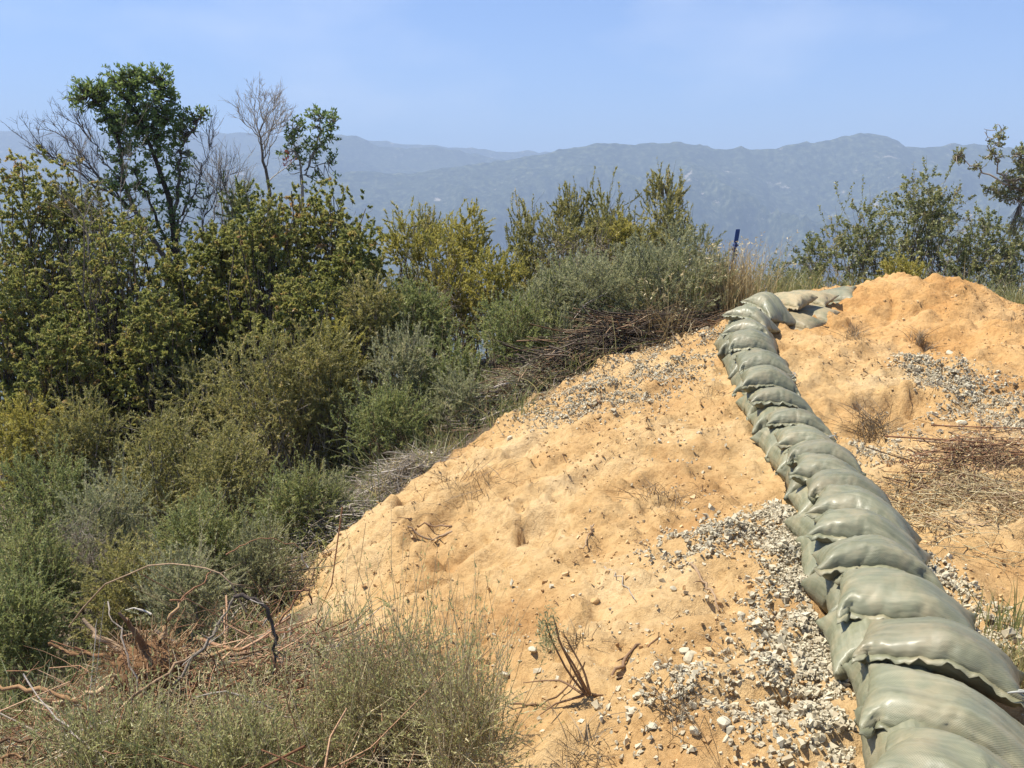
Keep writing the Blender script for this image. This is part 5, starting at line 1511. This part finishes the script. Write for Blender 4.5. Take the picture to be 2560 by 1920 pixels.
stick([z7(130, 1080, 3.2), z7(330, 1330, 3.1), z7(560, 1530, 3.0), z7(740, 1680, 2.9)], 3.0, 0.005, 0.007, 'grey twig slanting across the lower left corner', W_GREY, 'branch', FG, False)
stick([z7(650, 640, 3.7), z7(700, 760, 3.6), z7(800, 1000, 3.5), z7(870, 1320, 3.4)], 3.5, 0.005, 0.007, 'thin dark branch drooping in front of the stump', W_GREY, 'branch', FG, False)
stick([z7(1200, 1220, 3.1), z7(1450, 1205, 3.1), z7(1600, 1250, 3.1), z7(1780, 1340, 3.1)], 3.1, 0.006, 0.005, 'pale curved twig lying on the sprigs', W_PALE, 'branch', FG, False)
stick([z7(640, 1500, 3.1), z7(680, 1380, 3.15), z7(800, 1220, 3.2), z7(1000, 1080, 3.3), z7(1200, 960, 3.4)], 3.2, 0.011, 0.008, 'brown branch leaning on the right of the stump', W_BROWN, 'branch', FG, False)
stick([z7(1380, 350, 4.6), z7(1580, 235, 4.7), z7(1840, 300, 4.8)], 4.7, 0.006, 0.004, 'thin reddish twig raised above the brush by the bank', W_RED, 'branch', FG, False)
stick([z7(1720, 760, 3.9), z7(1840, 560, 3.95), z7(1890, 570, 3.95), z7(1920, 660, 3.95)], 3.9, 0.009, 0.007, 'reddish looped branch at the edge of the sand', W_RED, 'branch', FG, False)
stick([z7(1050, 640, 3.9), z7(1240, 540, 4.0), z7(1300, 430, 4.1)], 3.9, 0.008, 0.005, 'rough brown branch leaning up behind the stump', W_RED, 'branch', FG, False)
stick([z7(1850, 340, 4.9), z7(1890, 440, 4.9)], 4.9, 0.008, 0.007, 'short bleached stub at the edge of the bank', W_PALE, 'branch', FG, False, n=6)

# fine trash of the pulled brush: thin stalks, torn sprigs and dry leaves
rt = np.random.default_rng(123)
n = 2600
q = np.stack([rt.normal(-1.35, 0.62, n), rt.normal(3.55, 0.50, n)], 1)
q = q[(q[:, 1] > 2.2) & (sandness(q[:, 0], q[:, 1]) < 0.75)]; n = len(q)
zz_ = zbase(q[:, 0], q[:, 1]) + np.abs(rt.normal(0, 0.13, n)) + 0.02
a = rt.uniform(0, 6.28, n); el = rt.normal(0.25, 0.45, n); l = rt.lognormal(math.log(0.24), 0.5, n)
dv = np.stack([np.cos(a) * np.cos(el), np.sin(a) * np.cos(el), np.sin(el)], 1)
P_ = np.concatenate([q, zz_[:, None]], 1)
t = np.linspace(-0.5, 0.5, 4)
pt = P_[:, None] + dv[:, None] * (l[:, None] * t)[..., None] + (rt.normal(0, 0.5, (n, 3)))[:, None] * (l[:, None] * t ** 2)[..., None]
tb = Bag(); tb.tubes(pt, (0.0018 * rt.lognormal(0, 0.45, n))[:, None] * np.linspace(1, 0.5, 4), rt.random(n), 3)
tag(link_mesh('pulled_brush_debris', tb.mesh('pulled_brush_debris', smooth=True), W_STRAW), 'tangled thin straw coloured stalks strewn over the foreground heap', 'debris', kind='stuff')
m_ = 1700
kr = rt.integers(0, n, m_)
sh = pt[kr] + rt.normal(0, 0.10, (m_, 1, 3)) * np.array([1, 1, 0.25]) + np.array([-0.12, 0.15, 0.02])
tr_ = Bag(); tr_.tubes(sh, (0.0026 * rt.lognormal(0, 0.5, m_))[:, None] * np.linspace(1, 0.5, 4), rt.random(m_), 3)
tag(link_mesh('root_debris', tr_.mesh('root_debris', smooth=True), W_RED), 'reddish brown roots and twigs tangled in the foreground heap', 'debris', kind='stuff')
nl_ = 15000
k = rt.integers(0, n, nl_)
lb = Bag(); lb.leaves(pt[k, rt.integers(0, 4, nl_)] + rt.normal(0, 0.018, (nl_, 3)), dv[k] * 0.7 + rt.normal(0, 0.6, (nl_, 3)), rt.uniform(0.012, 0.034, nl_), rt.uniform(0.004, 0.009, nl_), np.clip(rt.normal(0.5, 0.24, nl_), 0, 1), rt)
tag(link_mesh('wilted_leaves', lb.mesh('wilted_leaves'), L_PALE), 'wilted pale sage leaves scattered through the foreground heap', 'leaves', kind='stuff')

# uprooted stump: torn fibrous root crown
ps = at(*[c * K for c in z7(930, 960)], 3.85)
gz_ = zbase(ps[:1], ps[1:2])[0]
base = np.array([ps[0], ps[1], gz_])
root = empty('uprooted_stump', base, 'uprooted stump with torn orange wood and hairy roots', 'stump')
rs = np.random.default_rng(9)
import bmesh
bm = bmesh.new(); bmesh.ops.create_icosphere(bm, subdivisions=4, radius=1.0)
for v in bm.verts:
    p = np.array(v.co)
    q = 1 + 0.45 * float(fbm(np.array([p[0] * 2.1 + p[2]]), np.array([p[1] * 2.1 - p[2] * 1.3]), 15, 4)[0])
    v.co = Vector((p * q * np.array([0.17, 0.13, 0.10])).tolist())
me_ = bpy.data.meshes.new('root_crown'); bm.to_mesh(me_); bm.free()
me_.shade_smooth()
o = link_mesh('root_crown', me_, W_ORANGE, root); o.location = (0, 0, ps[2] - gz_ - 0.06)
cc = ps - base - np.array([0, 0, 0.05])
fb = Bag(); n = 420
u = norm(rs.normal(size=(n, 3))); u[:, 2] = np.abs(u[:, 2]) * 0.8
st = cc + u * np.array([0.15, 0.11, 0.08])
dr = norm(u + rs.normal(0, 0.6, (n, 3))); l = rs.uniform(0.04, 0.16, n)
md = st + dr * l[:, None] * 0.5 + rs.normal(0, 0.02, (n, 3)); en = st + dr * l[:, None] + rs.normal(0, 0.03, (n, 3))
fb.tubes(bez(st[:, None], md[:, None], en[:, None], np.linspace(0, 1, 4)[None].repeat(n, 0)), 0.0016, rs.random(n), 3)
link_mesh('root_fibre', fb.mesh('root_fibre', smooth=True), W_ORANGE, root)
for k, (dx, dy, dz, L_, r0) in enumerate([(0.5, -0.5, -0.25, 0.34, 0.022), (-0.6, -0.4, -0.2, 0.32, 0.018), (0.1, -0.8, -0.15, 0.30, 0.018), (0.8, 0.1, 0.1, 0.3, 0.017), (-0.2, -0.2, 0.8, 0.24, 0.018), (0.35, 0, 0.75, 0.22, 0.016), (-0.7, 0.1, 0.3, 0.34, 0.02)]):
    d_ = norm(np.array([dx, dy, dz]))
    t = np.linspace(0, 1, 9)[:, None]
    Qr = cc + d_ * 0.08 + d_ * L_ * t + rs.normal(0, 0.1, 3) * L_ * t ** 2 + np.concatenate([np.zeros((1, 3)), rs.normal(0, 0.008, (8, 3))])
    rbg = Bag(); rbg.tubes(Qr[None], np.linspace(r0, r0 * 0.35, 9)[None], np.array([rs.random()]), 6)
    link_mesh('root', rbg.mesh('root', smooth=True), W_ORANGE if k % 2 else W_BROWN, root)

# dead sprig standing on the sand
pd = ground_hit(1270 * K, 1505 * K)
root = empty('dead_sprig', pd, 'spindly dead sprig with one green tuft on the sand', 'plant')
wd, lf = Bag(), Bag()
dsp = [[(1268, 1505, 0), (1225, 1450, 0), (1190, 1380, 0), (1178, 1340, 0)], [(1272, 1507, 0), (1235, 1440, .03), (1205, 1380, .05), (1195, 1330, .06)], [(1275, 1505, 0), (1245, 1445, -.04), (1210, 1390, -.05), (1200, 1345, -.06)],
       [(1260, 1500, 0), (1215, 1470, .08), (1175, 1470, .1), (1130, 1475, .12)], [(1280, 1508, 0), (1320, 1500, .04), (1345, 1480, .05)], [(1262, 1502, 0), (1200, 1520, -.05), (1165, 1545, -.08)], [(1275, 1500, 0), (1262, 1450, 0.02), (1235, 1400, 0.05), (1218, 1370, .05)]]
for k, l in enumerate(dsp):
    g = np.array([at(x * K, y * K, pd[1] + q) for x, y, q in l])
    t = np.linspace(0, 1, len(g)); tt = np.linspace(0, 1, 9)
    Qd = np.stack([np.interp(tt, t, g[:, j]) for j in range(3)], 1)
    Qd[:, 2] = np.maximum(Qd[:, 2], zground(Qd[:, 0], Qd[:, 1]) + 0.004)
    wd.tubes(Qd[None], np.linspace(0.006, 0.002, 9)[None], np.array([0.4]), 5)
rs = np.random.default_rng(3)
c = at(1185 * K, 1370 * K, pd[1])
n = 420
pos = c + rs.normal(0, 1, (n, 3)) * np.array([0.022, 0.022, 0.05])
lf.leaves(pos, rs.normal(size=(n, 3)) + np.array([-0.3, 0, 1]), 0.022, 0.005, np.clip(rs.normal(0.4, 0.2, n), 0, 1), rs)
link_mesh('stems', wd.mesh('stems', pd, True), W_BROWN, root)
link_mesh('foliage', lf.mesh('foliage', pd), L_SAGE, root)

# hairy little root balls and wisps left on the sand
for k, (px, py, n, sp, h, lab) in enumerate([(1462, 1592, 120, 0.045, 0.10, 'dry root ball on the sand near the bottom edge'), (1245, 1395, 70, 0.03, 0.07, 'small root knot at the foot of the bent stalk'), (1430, 1080, 150, 0.12, 0.10, 'brown wisps in the middle of the slope'),
                                             (1020, 1060, 160, 0.16, 0.14, 'dry wisps at the top of the bank'), (1255, 1640, 90, 0.05, 0.08, 'dry root wisp at the very bottom of the sand'), (1540, 640 * 1.36, 50, 0.07, 0.09, 'dark root hairs beside the upper gravel'),
                                             (1490, 1345, 60, 0.03, 0.05, 'tiny root tuft beside the long gravel tongue'), (1590, 1440, 80, 0.05, 0.06, 'brown root patch left of the gravel strip')]):
    tuft('root_tuft', px, py, n, sp, h, lab, L_LITTER, 40 + k, 'dry root tufts on the sand', wid=0.003, bendy=1.6, tint=(0.3, 0.2))
# short bits of twig strewn on the sand
rr_ = np.random.default_rng(19)
n = 900
x = rr_.uniform(-1.5, 6.2, n); y = rr_.uniform(2.2, 10.4, n)
k_ = (sandness(x, y) > 0.5) & (np.abs(wall_frame(x, y)) > 0.36)
x, y = x[k_], y[k_]; m_ = len(x)
a = rr_.uniform(0, 6.28, m_); l = rr_.lognormal(math.log(0.05), 0.5, m_)
t = np.linspace(-0.5, 0.5, 4)
X = x[:, None] + np.cos(a)[:, None] * l[:, None] * t; Y = y[:, None] + np.sin(a)[:, None] * l[:, None] * t
X += rr_.normal(0, 0.1, X.shape) * l[:, None]; Y += rr_.normal(0, 0.1, X.shape) * l[:, None]
tb = Bag(); tb.tubes(np.stack([X, Y, zground(X, Y) + 0.005 + np.abs(rr_.normal(0, 0.006, X.shape))], -1), (0.0016 * rr_.lognormal(0, 0.4, m_))[:, None] * np.ones(4), rr_.random(m_), 3)
tag(link_mesh('twig_litter', tb.mesh('twig_litter'), W_BROWN), 'bits of twig and root strewn over the sand', 'litter', kind='stuff')

# ------------------------------------------------------------------ blue survey stake
p_top = at(1845, 573, 10.7)
gzs = float(zbase(np.array([p_top[0]]), np.array([p_top[1]]))[0])
root = empty('marker_stake', (p_top[0], p_top[1], gzs), 'narrow blue marker stake standing behind the golden grass', 'stake')
H_ = p_top[2] - gzs


def box_mesh(name, w, dpt, z0, z1_, lean=0.0, bev=0.004):
    bm = bmesh.new()
    bmesh.ops.create_cube(bm, size=1)
    for v in bm.verts:
        z = z0 + (v.co.z + 0.5) * (z1_ - z0)
        v.co = Vector((v.co.x * w + lean * (z - H_), v.co.y * dpt, z))
    bmesh.ops.bevel(bm, geom=bm.edges[:], offset=bev, segments=2, affect='EDGES')
    m = bpy.data.meshes.new(name); bm.to_mesh(m); bm.free(); return m


link_mesh('shaft', box_mesh('stake_shaft', 0.030, 0.022, -0.15, H_ - 0.155, 0.12), M_BLUE, root)
link_mesh('head', box_mesh('stake_head', 0.046, 0.026, H_ - 0.15, H_, 0.12), M_BLUE, root)
rbn = Bag()
t = np.linspace(0, 1, 16)
for sgn in (-1, 1):
    cpt = np.stack([0.12 * (-0.17 - 0.12 * t) + sgn * 0.022 * np.sin(t * 9), -0.014 - 0.012 * np.sin(t * 7 + sgn), H_ - 0.15 - 0.16 * t], 1)
    side = np.stack([np.cos(t * 5 + sgn), np.sin(t * 5 + sgn), 0 * t], 1) * 0.014
    v = np.stack([cpt - side, cpt + side], 1).reshape(-1, 3)
    f = np.array([(2 * i, 2 * i + 1, 2 * i + 3, 2 * i + 2) for i in range(15)])
    rbn.add(v, f, np.full(32, 0.5))
link_mesh('ribbon', rbn.mesh('stake_ribbon'), M_BLUE, root)

# ------------------------------------------------------------------ air
bm = bmesh.new(); bmesh.ops.create_cube(bm, size=1)
for v in bm.verts:
    v.co = Vector((v.co.x * 26000, 3000 + v.co.y * 16000, -700 + (v.co.z + 0.5) * 1145))
hm = bpy.data.meshes.new('haze'); bm.to_mesh(hm); bm.free()
m, nt, out = mat_new('haze_air')
pv = nd(nt, 'ShaderNodeVolumePrincipled')
pv.inputs['Color'].default_value = (0.58, 0.75, 1.0, 1)
pv.inputs['Density'].default_value = 0.00034
pv.inputs['Anisotropy'].default_value = 0.0
nt.links.new(pv.outputs[0], out.inputs['Volume'])
tag(link_mesh('haze', hm, m), 'thin blue haze filling the valley air', 'haze', kind='stuff')
